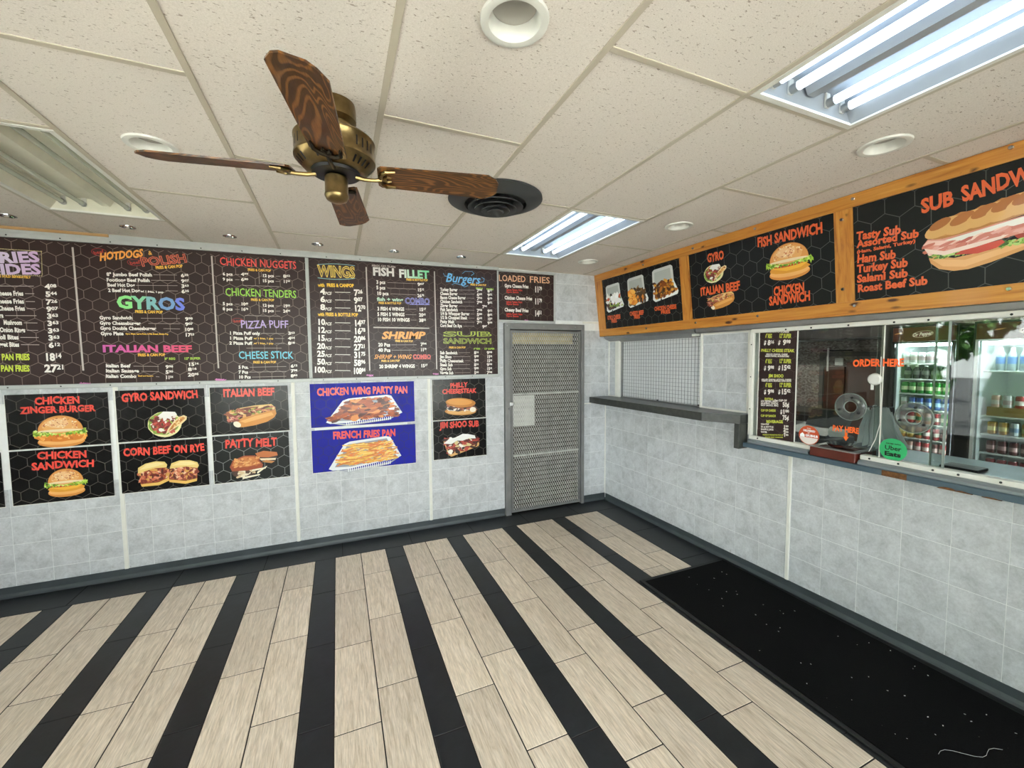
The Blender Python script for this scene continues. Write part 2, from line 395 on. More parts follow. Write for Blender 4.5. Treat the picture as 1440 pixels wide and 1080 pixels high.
for i in range(len(cc)-1):
    for z0, z1 in ((2.13, 2.335), (2.335, 2.54), (2.54, 2.655)):
        if not covered(cc[i], cc[i+1], z0, min(z1, 2.63)): wtile(wall_back, cc[i], cc[i+1], z0, z1, 0, 'x')
for z0, z1 in ((1.255, 1.40), (1.40, 1.605), (1.605, 1.81), (1.81, 1.95)): wtile(wall_back, -.062, -.012, z0, z1, 0, 'x')
# white divider strips of the wall panels
for i, (x, z0, z1) in enumerate(((-4.58, .075, 1.52), (-3.37, .075, 1.52), (-2.17, .075, 1.52))):
    struct('trim_%d' % (i+1), MB().box(x-.013, x+.013, -.006, .005, z0, z1, .002), TRIMW)
struct('trim_4', MB().box(-.378, -.10, -.006, .005, 2.105, 2.125, .002).box(-.378, -.262, -.005, .005, 1.168, 1.18), TRIMW)
struct('baseboard_back', MB().prism([(0, 0), (-.02, 0), (-.012, .012), (-.006, .03), (-.005, .078), (0, .078)], XL, -1.367, 'x').prism([(0, 0), (-.02, 0), (-.012, .012), (-.006, .03), (-.005, .078), (0, .078)], -.375, -.062, 'x'), COVE)

# ================================================================== RIGHT WALL (own frame: x = depth into the wall, y along it)
wr_ = MB().box(.0004, .16, -1.82, 0, 0, 1.18).box(.0004, .16, YN, -1.82, 0, 1.0)
wall_right = struct('wall_right', wr_, JOINT, fr=RWM)
zz = [.075, .06+.207, .474, .681, .888, 1.095, 1.18]
ys = [-2.166+.2055*k for k in range(11)]+[0.0]; ys = [YN, ]+[-2.196-.2088*k for k in range(18, -1, -1)]+['s']+ys
def run(lst, zlist, parent, plane):
    for i in range(len(lst)-1):
        if 's' in (lst[i], lst[i+1]): continue
        for j in range(len(zlist)-1):
            z1 = zlist[j+1]
            if lst[i] < -1.83: z1 = min(z1, 1.0)
            if z1-zlist[j] > .02: wtile(parent, lst[i], lst[i+1], zlist[j], z1, plane, 'y')
run(ys, zz, wall_right, 0)
struct('trim_5', MB().box(-.006, .005, -2.192, -2.170, .075, 1.0, .002), TRIMW, fr=RWM)
struct('trim_6', MB().box(-.008, .005, -.014, -.002, .075, 1.18, .002), TRIMW, fr=RWM)
struct('baseboard_right', MB().prism([(0, 0), (-.02, 0), (-.012, .012), (-.006, .03), (-.005, .076), (0, .076)], YN, -.02, 'y'), COVE, fr=RWM)
D = .05   # upper wall set back
up = MB().box(D+.0004, .20, -.135, .05, 1.18, 1.93).box(D+.0004, .20, -1.83, -1.335, 1.18, 1.93).box(D+.0004, .2, YN, .05, 1.93, H+.1).box(D+.06, .2, -1.335, -.135, 1.87, 1.93).box(D+.06, .2, -1.335, -.135, 1.18, 1.25)
wall_up = struct('wall_right_upper', up, JOINT, fr=RWM)
for z0, z1 in ((1.255, 1.41), (1.41, 1.615), (1.615, 1.82), (1.82, 1.90)):
    wtile(wall_up, -.125, -.012, z0, z1, D, 'y')
    for a, b in ((-1.79, -1.60), (-1.60, -1.36)): wtile(wall_up, a, b, z0, z1, D, 'y')
struct('trim_7', MB().box(D-.008, D+.02, -.012, -.002, 1.252, 1.9, .002).box(D-.008, D+.02, -.125, -.012, 1.252, 1.262).box(D-.008, D+.02, -.125, -.012, 1.893, 1.903), TRIMW, fr=RWM)
struct('trim_8', MB().box(D-.012, D+.02, -.20, -.13, 1.252, 1.90, .003), TRIMW, fr=RWM)
struct('trim_9', MB().box(D-.012, D+.02, -1.357, -1.335, 1.252, 1.92, .003).box(D-.012, D+.02, -1.825, -1.795, 1.252, 1.92, .003).box(D-.011, D+.02, -1.795, -1.357, 1.252, 1.266).box(D-.011, D+.02, -1.795, -1.357, 1.905, 1.92), TRIMW, fr=RWM)

# frosted pass-through with wire grid
t = thing('pass_through_panel', (D+.03, -.76, 1.25), 'frosted pass-through panel covered by a dark wire grid above the grey ledge', 'window panel', fr=RWM)
part('panel', MB().box(D+.045, D+.055, -1.335, -.20, 1.252, 1.89), PLEXI, t)
g = MB()
for k in range(30): y = -.215-k*.0378; g.tube([(D+.036, y, 1.256), (D+.036, y, 1.885)], .0013, 4, False)
for k in range(17): z = 1.27+k*.0378; g.tube([(D+.033, -.202, z), (D+.033, -1.333, z)], .0013, 4, False)
part('wire_grid', g, WIRE, t, kind='stuff')
part('frame', MB().box(D+.02, D+.045, -1.335, -.20, 1.252, 1.262).box(D+.02, D+.045, -.212, -.20, 1.262, 1.885), ALU, t)
bc = MB(); 
for y in (-.78, -1.30): bc.box(D+.018, D+.03, y-.006, y+.006, 1.262, 1.272)
part('clip_pair', bc, BLACK, t, kind='stuff')
t = thing('metal_housing', (D, -.75, 1.885), 'grey metal shutter housing under the wooden sign above the frosted panel', 'shutter box', fr=RWM)
part('box', MB().prism([(-.045, 1.952), (D+.05, 1.952), (D+.05, 1.888), (D+.02, 1.888), (-.03, 1.925)], -1.33, -.03, 'y'), ALU, t)
part('bracket', MB().box(-.005, .03, -1.34, -1.275, 1.895, 1.915, .004), TRIMW, t)
sm = MB()
for y in (-.5, -.95, -1.2): sm.lathe([(0, -.003), (.006, -.002), (.006, 0)], (D+.0, y, 1.903), 8, 'x')
part('screw_row', sm, CHROME, t, kind='stuff')
# long aluminium head channel above the service window
single('head_channel', MB().prism([(-.03, 1.955), (.04, 1.955), (.04, 1.915), (-.012, 1.915), (-.022, 1.925)], YN+.02, -1.34, 'y'), ALU, (0, -3, 1.915), 'satin aluminium channel between the wooden sign and the service window', 'channel', fr=RWM)

# grey ledge
t = thing('ledge', (-.1, -.9, 1.18), 'dark grey laminate ledge running from the corner under the frosted panel', 'ledge', fr=RWM)
pl = [(D+.03, -.002), (-.228, -.002), (-.228, -1.60), (-.13, -1.80), (-.09, -1.845), (D+.03, -1.845)]
part('ledge_top', MB().prism(pl, 1.183, 1.252, 'z'), LAMIN, t)
part('end_panel', MB().box(-.10, -.0005, -1.845, -1.80, .985, 1.181, .002), LAMIN, t)
# blue grey service counter
t = thing('service_counter', (-.02, -3.3, 1.0), 'blue-grey laminate service counter with chipped front edge below the ordering window', 'counter', fr=RWM)
part('counter_top', MB().box(-.065, .75, YN+.02, -1.852, 1.003, 1.037, .003), COUNT, t)
part('bare_patch', MB().box(-.0665, -.05, -2.86, -2.745, 1.004, 1.0365), BARE, t, label='bare wood patch where the laminate edge is missing')
cp = MB()
cp.prism([(-3.12, .9995), (-2.985, .9995), (-3.0, 1.008), (-3.02, 1.013), (-3.045, 1.012), (-3.06, 1.006), (-3.08, 1.009), (-3.1, 1.006)], -.0665, -.05, 'x')
cp.prism([(-3.22, .9995), (-3.15, .9995), (-3.17, 1.006), (-3.2, 1.005)], -.0665, -.05, 'x')
part('chipped_edge', cp, BARE, t, label='chipped brown spots along the lower edge')
sr_ = [(-.045, 1.038), (-.045, 1.052), (-.035, 1.062), (-.02, 1.066), (.03, 1.066), (.03, 1.038)]
part('sill_rail', MB().prism(sr_, YN+.02, -2.612, 'y').prism(sr_, -2.323, -1.875, 'y'), SILL, t)

# ================================================================== SERVICE WINDOW
def yw(u): return u
win = thing('service_window', (0, -3.2, 1.066), 'large white-framed ordering window with sliding glass panes over the counter', 'window', fr=RWM)
part('bottom_rail', MB().box(-.018, .04, YN+.02, -2.610, 1.066, 1.094, .003).box(-.018, .04, -2.325, -1.865, 1.066, 1.094, .003), TRIMW, win)
part('top_rail', MB().box(-.02, .04, YN+.02, -1.865, 1.888, 1.916, .003), TRIMW, win)
part('side_rail', MB().box(-.018, .04, -1.885, -1.855, 1.094, 1.888, .003), TRIMW, win)
part('glass_pane', MB().box(.004, .008, -2.695, -1.885, 1.094, 1.888), GLASS, win, label='fixed pane with lettering')
part('glass_pane', MB().box(.012, .016, -2.972, -2.66, 1.094, 1.888), GLASS, win, label='narrow sliding pane')
part('glass_pane', MB().box(.022, .026, YN+.02, -2.925, 1.094, 1.888), GLASS, win, label='wide pane in front of the coolers')
part('glass_edge', MB().box(.003, .009, -2.70, -2.695, 1.094, 1.888), TRIMW, win, label='pale polished glass edge')
part('glass_edge', MB().box(.011, .017, -2.982, -2.972, 1.094, 1.888), GLEDGE, win)
part('glass_edge', MB().box(.021, .027, -2.925, -2.917, 1.094, 1.888), GLEDGE, win)
for a, b in ((1.899, (-2.13, -2.30, -2.52, -2.75, -2.90, -3.2)), (1.08, (-1.94, -2.66, -2.80, -2.95, -3.05, -3.2))):
    for y in b: part('screw', MB().lathe([(0, -.004), (.005, -.003), (.006, 0)], (-.0205 if a > 1.5 else -.0185, y, a), 8, 'x'), BLACK, win)
for z in (1.30, 1.55, 1.80): part('screw', MB().lathe([(0, -.004), (.004, -.003), (.005, 0)], (-.0185, -1.87, z), 8, 'x'), BLACK, win)
def speak(y, z, label):
    t = thing('speaking_grille', (.0, y, z), label, 'speaking port', 'speaking ports on the glass', fr=RWM)
    part('disc', MB().lathe([(.036, -.004), (.036, -.012), (.044, -.020), (.078, -.020), (.086, -.014), (.086, -.008), (.080, -.004), (.036, -.004)], (.0, y, z), 40, 'x'), ACRYL, t)
    part('rim', MB().lathe([(.083, -.0145), (.0875, -.0145), (.0875, -.007), (.083, -.007), (.083, -.0145)], (.0, y, z), 40, 'x'), GLEDGE, t)
    part('inner_rim', MB().lathe([(.035, -.013), (.038, -.013), (.038, -.004), (.035, -.004), (.035, -.013)], (.0, y, z), 32, 'x'), GLEDGE, t)
    for a in (100, 215, 340):
        part('stud', MB().lathe([(0, -.028), (.006, -.027), (.008, -.022), (.008, -.0205)], (.0, y+.06*math.cos(math.radians(a)), z+.06*math.sin(math.radians(a))), 10, 'x'), BLACK, t)
speak(-2.545, 1.385, 'clear round speaking port on the glass above the PAY HERE lettering')
speak(-2.855, 1.355, 'clear round speaking port on the glass in front of the first drinks cooler')
t = thing('round_bell', (-.0, -2.665, 1.565), 'round white disc with small tag hung at the joint of the glass panes', 'bell', fr=RWM)
part('disc', MB().lathe([(0, -.022), (.028, -.022), (.034, -.016), (.036, -.006), (.034, .0)], (0, -2.665, 1.565), 32, 'x'), WHITE, t)
part('tag', MB().box(-.008, -.004, -2.66, -2.645, 1.50, 1.535), PAPER, t)
part('cord', MB().tube([(-.006, -2.69, 1.7), (-.006, -2.692, 1.55), (-.006, -2.70, 1.3), (-.006, -2.68, 1.2), (-.006, -2.65, 1.12)], .0022, 5), WHITE, t)
# money tray
t = thing('money_tray', (.05, -2.46, 1.037), 'red-brown pass-through cash tray with metal top lying in the window opening', 'tray', fr=RWM)
part('body', MB().box(-.05, .19, -2.60, -2.335, 1.038, 1.098, .004), TRAYW, t)
rim = MB(); rim.box(-.054, -.015, -2.604, -2.331, 1.0985, 1.105).box(.15, .194, -2.604, -2.331, 1.0985, 1.105).box(-.015, .15, -2.604, -2.57, 1.0985, 1.105).box(-.015, .15, -2.365, -2.331, 1.0985, 1.105)
part('metal_rim', rim, ALU, t)
part('scoop', MB().lathe([(.0, -.0), (.03, .002), (.06, .01), (.075, .03)], (.06, -2.46, 1.0985), 16), CHROME, t)

# ================================================================== PRINT CANVAS
GL = {}
def glyph_set(off):
    cu = bpy.data.curves.new('g', 'FONT'); cu.resolution_u = 2; cu.offset = off; cu.size = 1
    ob = bpy.data.objects.new('g', cu); COL.objects.link(ob)
    dg = bpy.context.evaluated_depsgraph_get()
    def ev(txt):
        cu.body = txt; dg.update(); e = ob.evaluated_get(dg); me = e.to_mesh()
        vs_ = [tuple(v.co[:2]) for v in me.vertices]; fs = [tuple(p.vertices) for p in me.polygons]; e.to_mesh_clear(); return vs_, fs
    def wd(t_): v_, _ = ev(t_); return max(p[0] for p in v_)-min(p[0] for p in v_)
    base = wd('II'); out = {}
    for ch in 'ABCDEFGHIJKLMNOPQRSTUVWXYZabcdefghijklmnopqrstuvwxyz0123456789&+-,.()/$"\'¢':
        v_, f_ = ev(ch); out[ch] = (v_, f_, wd('I'+ch+'I')-base)
    out[' '] = ([], [], .30); cap = max(p[1] for p in out['H'][0])
    bpy.data.objects.remove(ob); bpy.data.curves.remove(cu); return out, cap
GL['n'] = glyph_set(.014); GL['b'] = glyph_set(.042); GL['o'] = glyph_set(-.014)
class Cv:
    """artwork on a real board plane: O origin, U right, V up, N towards the viewer (all in frame fr)"""
    def __init__(s, O, U, V, fr=ID):
        s.O = Vector(O); s.U = Vector(U).normalized(); s.V = Vector(V).normalized(); s.N = s.U.cross(s.V); s.fr = fr
        s.mb = MB(); s.z = .0; s.rot = 0; inv = fr.inverted(); s.c = inv @ CAM; s.inv = inv
    def px(s, u, v):
        d = FW+RT*((u-720)/FPX)-UP*((v-540)/FPX); d = s.inv.to_3x3() @ d
        k = (s.O-s.c).dot(s.N)/d.dot(s.N); q = s.c+d*k-s.O; return (q.dot(s.U), q.dot(s.V))
    def P(s, a, b): return tuple(s.O+s.U*a+s.V*b+s.N*(.0006+s.z))
    def poly(s, pts, col):
        s.z += .000012; n = len(s.mb.v); s.mb.v += [s.P(a, b) for a, b in pts]; s.mb.face(range(n, n+len(pts))); s.mb.c.append(lin(col) if isinstance(col, str) else col)
    def seg(s, p, q, w, col):
        dx, dy = q[0]-p[0], q[1]-p[1]; L = math.hypot(dx, dy) or 1; nx, ny = -dy/L*w/2, dx/L*w/2
        s.poly([(p[0]-nx, p[1]-ny), (q[0]-nx, q[1]-ny), (q[0]+nx, q[1]+ny), (p[0]+nx, p[1]+ny)], col)
    def ell(s, cx, cy, rx, ry, col, n=20, rot=0, rough=0, a0=0, a1=2*PI):
        pts = []
        full = abs(a1-a0-2*PI) < 1e-6
        for i in range(n if full else n+1):
            a = a0+(a1-a0)*i/n; k = 1+rough*random.uniform(-1, 1); x, y = rx*k*math.cos(a), ry*k*math.sin(a)
            pts.append((cx+x*math.cos(rot)-y*math.sin(rot), cy+x*math.sin(rot)+y*math.cos(rot)))
        s.poly(pts, col)
    def text(s, st, x0, y0, x1, y1, h, col, style='n', col2=None):
        """centre line from (x0,y0) to (x1,y1), cap height h, in board metres"""
        gs, cap = GL['b' if ('b' in style or 'o' in style) else 'n']; price = 'p' in style and len(st) > 2
        tot = 0; adv = []
        for i, ch in enumerate(st):
            k = .62 if price and i >= len(st)-2 else 1
            a = gs.get(ch, gs[' '])[2]*k; adv.append((ch, a, k)); tot += a
        W = math.hypot(x1-x0, y1-y0); sx_ = W/max(tot, .01); sy = h/cap; ang = math.atan2(y1-y0, x1-x0); ca, sa = math.cos(ang), math.sin(ang)
        passes = [('b', col, 0)]+([('o', col2 or '2c2223', 0)] if 'o' in style else []) if ('b' in style or 'o' in style) else [('n', col, 0)]
        rnd = [(random.uniform(-.05, .05), random.uniform(-.05, .05)) if 'j' in style else (0, 0) for _ in st]
        for gk, cc_, _ in passes:
            gset = GL[gk][0]; s.z += .000012; x = 0
            for i, (ch, a, k) in enumerate(adv):
                v_, f_, _a = gset.get(ch, gset[' ']); n = len(s.mb.v); r_, dy = rnd[i]
                if isinstance(cc_, (list, tuple)) and isinstance(cc_[0], str):
                    q = i/max(1, len(st)-1); A, B = lin(cc_[0]), lin(cc_[1]); c_ = tuple(A[m_]*(1-q)+B[m_]*q for m_ in range(4))
                else: c_ = lin(cc_) if isinstance(cc_, str) else cc_
                for gx, gy in v_:
                    gy0 = gy-cap/2
                    if k < 1: yy = (gy*k+cap*.36-cap/2)*sy
                    else: yy = gy0*sy
                    xx = (gx*k)*sx_
                    xr = xx*math.cos(r_)-yy*math.sin(r_)*.9; yr = yy*math.cos(r_)+xx*math.sin(r_)+dy*h
                    if 'i' in style: xr += yr*.28
                    X = x*sx_+xr; s.mb.v.append(s.P(x0+X*ca-yr*sa, y0+X*sa+yr*ca))
                for f in f_: s.mb.face([n+q for q in f]); s.mb.c.append(c_)
                x += a
    def tpx(s, ox, oy, sc_, st, x0, y0, x1, y1, h, col, style='n', col2=None):
        f = lambda x, y: s.px(ox+x/sc_, oy+y/sc_)
        a, b = f(x0, y0), f(x1, y1); xm, ym = (x0+x1)/2, (y0+y1)/2; hh = abs(f(xm, ym-h/2)[1]-f(xm, ym+h/2)[1])
        s.text(st, a[0], a[1], b[0], b[1], hh*1.08, col, style, col2)
    def lpx(s, ox, oy, sc_, x0, y0, x1, y1, w, col): s.seg(s.px(ox+x0/sc_, oy+y0/sc_), s.px(ox+x1/sc_, oy+y1/sc_), w, col)
    def hexes(s, x0, x1, y0, y1, R, w, col, ph=(0, 0)):
        s.z += .000012; seen = set(); dx = R*math.sqrt(3); dy = R*1.5; j = 0; y = y0-R+ph[1]*R
        def clip(p, q):
            t0, t1 = 0., 1.; ddx, ddy = q[0]-p[0], q[1]-p[1]
            for pp, qq in ((-ddx, p[0]-x0), (ddx, x1-p[0]), (-ddy, p[1]-y0), (ddy, y1-p[1])):
                if abs(pp) < 1e-9:
                    if qq < 0: return None
                else:
                    r = qq/pp
                    if pp < 0: t0 = max(t0, r)
                    else: t1 = min(t1, r)
            return ((p[0]+t0*ddx, p[1]+t0*ddy), (p[0]+t1*ddx, p[1]+t1*ddy)) if t0 < t1 else None
        while y < y1+R:
            x = x0-dx+(dx/2 if j % 2 else 0)+ph[0]*R
            while x < x1+dx:
                c = [(x+R*math.sin(k*PI/3), y+R*math.cos(k*PI/3)) for k in range(6)]
                for k in range(6):
                    p, q = c[k], c[(k+1) % 6]; key = (round((p[0]+q[0])/2, 3), round((p[1]+q[1])/2, 3))
                    if key in seen: continue
                    seen.add(key); r = clip(p, q)
                    if r: zz_ = s.z; s.seg(r[0], r[1], w, col); s.z = zz_
                x += dx
            y += dy; j += 1
        s.z += .00002
    def build(s, name, parent):
        if not s.mb.f: return None
        o = part(name, s.mb, PRINT, parent, kind='stuff'); s.mb = MB(); return o

# ================================================================== MENU BOARDS ON THE BACK WALL
def ztop(x): return 2.578+(x+5.3)*.0125
bp_ = -.014     # front face of the boards
def menu(name, x0, x1, z0, z1a, z1b, label, mat=BROWNB):
    t = thing(name, ((x0+x1)/2, 0, z0), label, 'menu board', 'lettered menu boards on the back wall')
    part('panel', MB().prism([(x0, z0), (x1, z0), (x1, z1b), (x0, z1a)], -.002, bp_, 'y'), mat, t)
    return t
X0M = -5.82
b1 = menu('menu_board', X0M, -3.235, 1.545, ztop(X0M), ztop(-3.235), 'long brown menu board at the left listing fries, hot dogs, gyros and chicken nuggets')
b2 = menu('menu_board', -3.208, -1.437, 1.545, ztop(-3.208), ztop(-1.437), 'brown menu board headed wings, fish fillet and burgers, in the middle of the wall')
b3 = menu('menu_board', -1.418, -.765, 2.118, 2.618, 2.622, 'small menu board headed loaded fries above the mesh door')
def rails(t, segs, mat=ALU_P, nm='frame_rail'):
    for x0, x1, z0, z1 in segs: part(nm, MB().box(x0, x1, -.019, -.002, z0, z1, .003), mat, t)
for t, x0, x1 in ((b1, X0M, -3.222), (b2, -3.222, -1.42)):
    part('frame_rail', MB().prism([(x0, ztop(x0)+.001), (x1, ztop(x1)+.001), (x1, ztop(x1)+.03), (x0, ztop(x0)+.03)], -.030, -.002, 'y'), ALU_P, t)
    rails(t, [(x0, x1, 1.513, 1.544)])
    mb = MB(); n = int((x1-x0)/.28)
    for k in range(n): mb.lathe([(0, -.0035), (.004, -.003), (.005, 0)], (x0+.1+k*.28, -.0192, 1.529), 8, 'y').lathe([(0, -.0035), (.004, -.003), (.005, 0)], (x0+.16+k*.28, -.0302, ztop(x0+.16+k*.28)+.015), 8, 'y')
    part('screw_row', mb, BLACK, t, kind='stuff')
rails(b1, [(-3.235, -3.222, 1.552, 2.60)]); rails(b2, [(-3.222, -3.208, 1.552, 2.60), (-1.437, -1.42, 1.518, 2.62)])
rails(b3, [(-1.418, -.745, 2.095, 2.117), (-.765, -.745, 2.118, 2.62), (-1.418, -.745, 2.6225, 2.645)])
# head trim between boards and ceiling
struct('trim_10', MB().prism([(XL, 2.604), (-1.42, ztop(-1.42)+.031), (-1.42, H), (XL, H)], -.022, -.001, 'y'), ALU_P)
struct('trim_11', MB().box(XL, -4.55, -.035, -.0225, H-.022, H-.004), plain('tan_wood_edge', 'b08a5a', .6))

W, Yl, Lg = 'e9e4dd', 'f0bc44', 'b7a9a3'
HX = '75655f'
cv = Cv((0, bp_, 0), (1, 0, 0), (0, 0, 1))
cv.hexes(X0M, -3.235, 1.546, 2.572, .053, .0042, HX); cv.build('honeycomb_print', b1)
A = (0, 320, 4.5); B = (280, 320, 4.5); C = (500, 340, 4.8)
def T(k, *a, **q): cv.tpx(*k, *a, **q)
def Ln(k, x0, y0, x1, y1, w=.004, col=Lg): cv.lpx(*k, x0, y0, x1, y1, w, col)
FC = 'FRIES & CAN POP'
# left section, partly beyond the photo's edge
T(A, 'FRIES', -82, 190, 245, 183, 62, ['d9cde4', 'c9a9d0'], 'b'); T(A, '& SIDES', -190, 262, 255, 262, 60, ['d9cde4', 'c9a9d0'], 'b')
for k in range(40): x = -95+k*9.2; cv.ell(*cv.px(x/4.5, 320+(128+k*.6)/4.5), .0028, .0028, 'e8d9a0', 6)
for k in range(30): x = -95+k*12.4; cv.ell(*cv.px(x/4.5, 320+(296+k*.35)/4.5), .0028, .0028, 'e8d9a0', 6)
for k in range(17): cv.ell(*cv.px((262+k*.4)/4.5, 320+(150+k*9.3)/4.5), .0028, .0028, 'e8d9a0', 6)
T(A, 'SAUCE SOLD SEPARATELY', -60, 305, 195, 315, 13, Yl, 'b')
for i, (nm, xr, pr) in enumerate((('Fries', -10, '408'), ('Cheese Fries', 148, '544'), ('Chili Cheese Fries', 152, '726'), ('Loaded Cheese Fries', 158, '907'), ('Okra', 22, '363'), ('Mushroom', 140, '363'), ('Onion Rings', 160, '363'), ('Broccoli Bites', 118, '363'), ('Cheese Nugget Bites', 122, '612'))):
    y = (368, 416, 466, 511, 555, 601, 648, 693, 739)[i]; x0 = xr-len(nm)*14.6
    T(A, nm, x0, y-2, xr, y, 27, W, 'b'); Ln(A, xr+12, y+2, (215, 218, 222, 228, 232, 238, 242, 246, 250)[i], y+3); T(A, pr, 285+i*3, y+4, 358+i*3, y+6, 30, W, 'bp')
for y, pr, x1 in ((818, '1814', 390), (890, '2721', 410)):
    T(A, ('HALF' if y < 850 else 'FULL')+' PAN FRIES', -95, y, 188, y, 36, 'c8d94a', 'b'); T(A, pr, 282, y, x1, y, 44, W, 'bp')
Ln(A, 460, 125, 528, 905, .011, 'b9b0aa'); Ln(A, 1340, 180, 1383, 890, .011, 'b9b0aa')
for x, y in ((503, 985), (1362, 962)): T(A, '+tax', x, y, x+70, y+1, 17, 'd77cc0', 'b')
def oval(k, x, y, rx, ry):
    a = cv.px(k[0]+x/k[2], k[1]+y/k[2]); b = cv.px(k[0]+(x+rx)/k[2], k[1]+y/k[2]); c = cv.px(k[0]+x/k[2], k[1]+(y+ry)/k[2])
    w_, h_ = abs(b[0]-a[0]), abs(c[1]-a[1]); cv.ell(a[0], a[1], w_, h_, '8a2326', 24); cv.ell(a[0], a[1], w_*.9, h_*.84, '33181a', 24)
oval(A, 628, 155, 50, 24); T(A, 'beef', 592, 160, 655, 152, 20, 'c0392f', 'j'); oval(A, 855, 222, 50, 22); T(A, 'beef', 822, 225, 885, 217, 20, 'c0392f', 'j')
T(A, 'HOTDOGS', 632, 185, 905, 160, 44, 'f2a24a', 'bij'); T(A, '&', 938, 160, 962, 160, 24, 'e8b04a', 'n'); T(A, 'POLISH', 890, 218, 1180, 192, 50, 'd8664a', 'o')
T(A, FC, 985, 254, 1155, 243, 17, Yl, 'b')
def rowA(nm, x0, x1, y, l0, l1, pr, px0, k=A, hh=20, dy=0, ps=20, pw=48):
    T(k, nm, x0, y, x1, y+dy, hh, W, 'b')
    if l1 > l0: Ln(k, l0, y+4, l1, y+6, .0028)
    if pr: T(k, pr, px0, y+8, px0+pw, y+9, ps, W, 'bp')
rowA('8" Jumbo Beef Polish', 675, 963, 295, 972, 1120, '635', 1145, dy=4); rowA('Footlong Beef Polish', 675, 948, 330, 956, 1122, '907', 1147, dy=4)
rowA('Beef Hot Dog', 680, 853, 362, 862, 1124, '363', 1148, dy=2); rowA('2 Beef Hot Dog', 685, 885, 396, 1048, 1126, '635', 1149, dy=3); T(A, 'w/ 1 fries, 1 pop', 890, 403, 1035, 409, 11, W, 'b')
T(A, 'GYROS', 738, 468, 1168, 484, 72, ['8fe08a', '6f80e0'], 'b'); T(A, FC, 855, 531, 1030, 535, 16, Yl, 'b')
rowA('Gyro Sandwich', 630, 838, 570, 893, 1140, '998', 1172); rowA('Gyro Cheeseburger', 632, 890, 603, 940, 1140, '907', 1172, dy=3)
rowA('Gyro Double Cheeseburger', 635, 988, 636, 1035, 1140, '1088', 1168, dy=2, pw=56); rowA('Gyro Plate', 638, 782, 670, 0, 0, '1723', 1170, pw=60)
T(A, 'Gyro Meat, Large Fries, 2 Pita Bread, Bottle Pop', 795, 672, 1066, 674, 9, Yl, 'b')
T(A, 'ITALIAN BEEF', 648, 765, 1214, 766, 40, ['c95aa8', 'e04f6e'], 'b'); T(A, FC, 873, 806, 1045, 804, 16, Yl, 'b')
T(A, '8" REG', 1043, 830, 1110, 829, 13, 'a9cf4a', 'b'); T(A, '12" SUPER', 1165, 829, 1268, 827, 13, 'a9cf4a', 'b')
for nm, x1, y, l0, l1, p1, p2 in (('Italian Beef', 825, 873, 845, 1005, '998', '1514'), ('Italian Sausage', 880, 905, 895, 1008, '590', '816'), ('Italian Combo', 863, 939, 988, 1010, '1154', '2098')):
    rowA(nm, 670, x1, y, l0, l1, p1, 1048, dy=1); T(A, p2, 1190, y-8, 1245+(12 if len(p2) > 3 else 0), y-9, 20, W, 'bp')
T(A, 'Beef and Sausage', 875, 938, 970, 938, 8, Yl, 'b')
# chicken section
T(B, 'CHICKEN NUGGETS', 130, 214, 615, 238, 44, 'e8504a', 'j'); T(B, FC, 308, 266, 455, 273, 14, Yl, 'b')
def grid4(y, a, b):
    for dy, (l, p, r, q) in ((0, a), (33, b)):
        T(B, l, 150, y+dy, 212, y+dy+2, 17, W, 'b'); Ln(B, 228, y+dy+4, 256, y+dy+5, .0028); T(B, p, 265, y+dy+2, 311, y+dy+4, 18, W, 'bp')
        T(B, r, 400, y+dy+10, 473, y+dy+12, 17, W, 'b'); Ln(B, 484, y+dy+15, 514, y+dy+15, .0028); T(B, q, 532, y+dy+14, 576, y+dy+16, 18, W, 'bp')
    Ln(B, 378, y-12, 382, y+65, .0025)
grid4(293, ('6 pcs', '499', '12 pcs', '862'), ('9 pcs', '680', '15 pcs', '1154')); Ln(B, 275, 366, 505, 374, .0028)
T(B, 'CHICKEN TENDERS', 165, 405, 615, 422, 44, '96cf4c', 'j'); T(B, FC, 328, 456, 475, 459, 14, Yl, 'b')
grid4(481, ('5 pcs', '1049', '12 pcs', '1950'), ('8 pcs', '1678', '15 pcs', '2494')); Ln(B, 290, 556, 512, 562, .0028)
oval(B, 245, 588, 38, 16); T(B, 'beef', 218, 592, 270, 588, 16, 'c0392f', 'j'); T(B, 'PIZZA PUFF', 262, 612, 565, 612, 44, 'b9a3d8', 'j')
for nm, x1, y, l0, p, e in (('1 Pizza Puff only', 385, 667, 392, '363', ''), ('1 Pizza Puff', 335, 699, 480, '454', 'w'), ('2 Pizza Puff', 335, 730, 483, '818', 'w')):
    T(B, nm, 192, y, x1, y+2, 18, W, 'b'); Ln(B, l0, y+3, 540, y+4, .0028); T(B, p, 563, y+1, 606, y+2, 18, W, 'bp')
    if e: T(B, 'w/ 1 fries, 1 pop', 347, y+2, 470, y+3, 10, Yl, 'b')
Ln(B, 300, 763, 522, 763, .0028)
T(B, 'CHEESE STICK', 250, 808, 595, 806, 42, '6fc6dc', 'j'); T(B, FC, 342, 852, 487, 851, 14, Yl, 'b')
for nm, x1, y, p in (('5 Pcs.', 313, 883, '612'), ('7 Pcs', 310, 914, '798'), ('10 Pcs', 327, 945, '884')):
    T(B, nm, 250, y, x1, y, 18, W, 'b'); Ln(B, x1+8, y+1, 552, y-4, .0028); T(B, p, 580, y-7, 622, y-8, 18, W, 'bp')
T(B, '+tax', 100, 961, 158, 960, 15, 'd77cc0', 'b')
cv.build('lettering', b1)
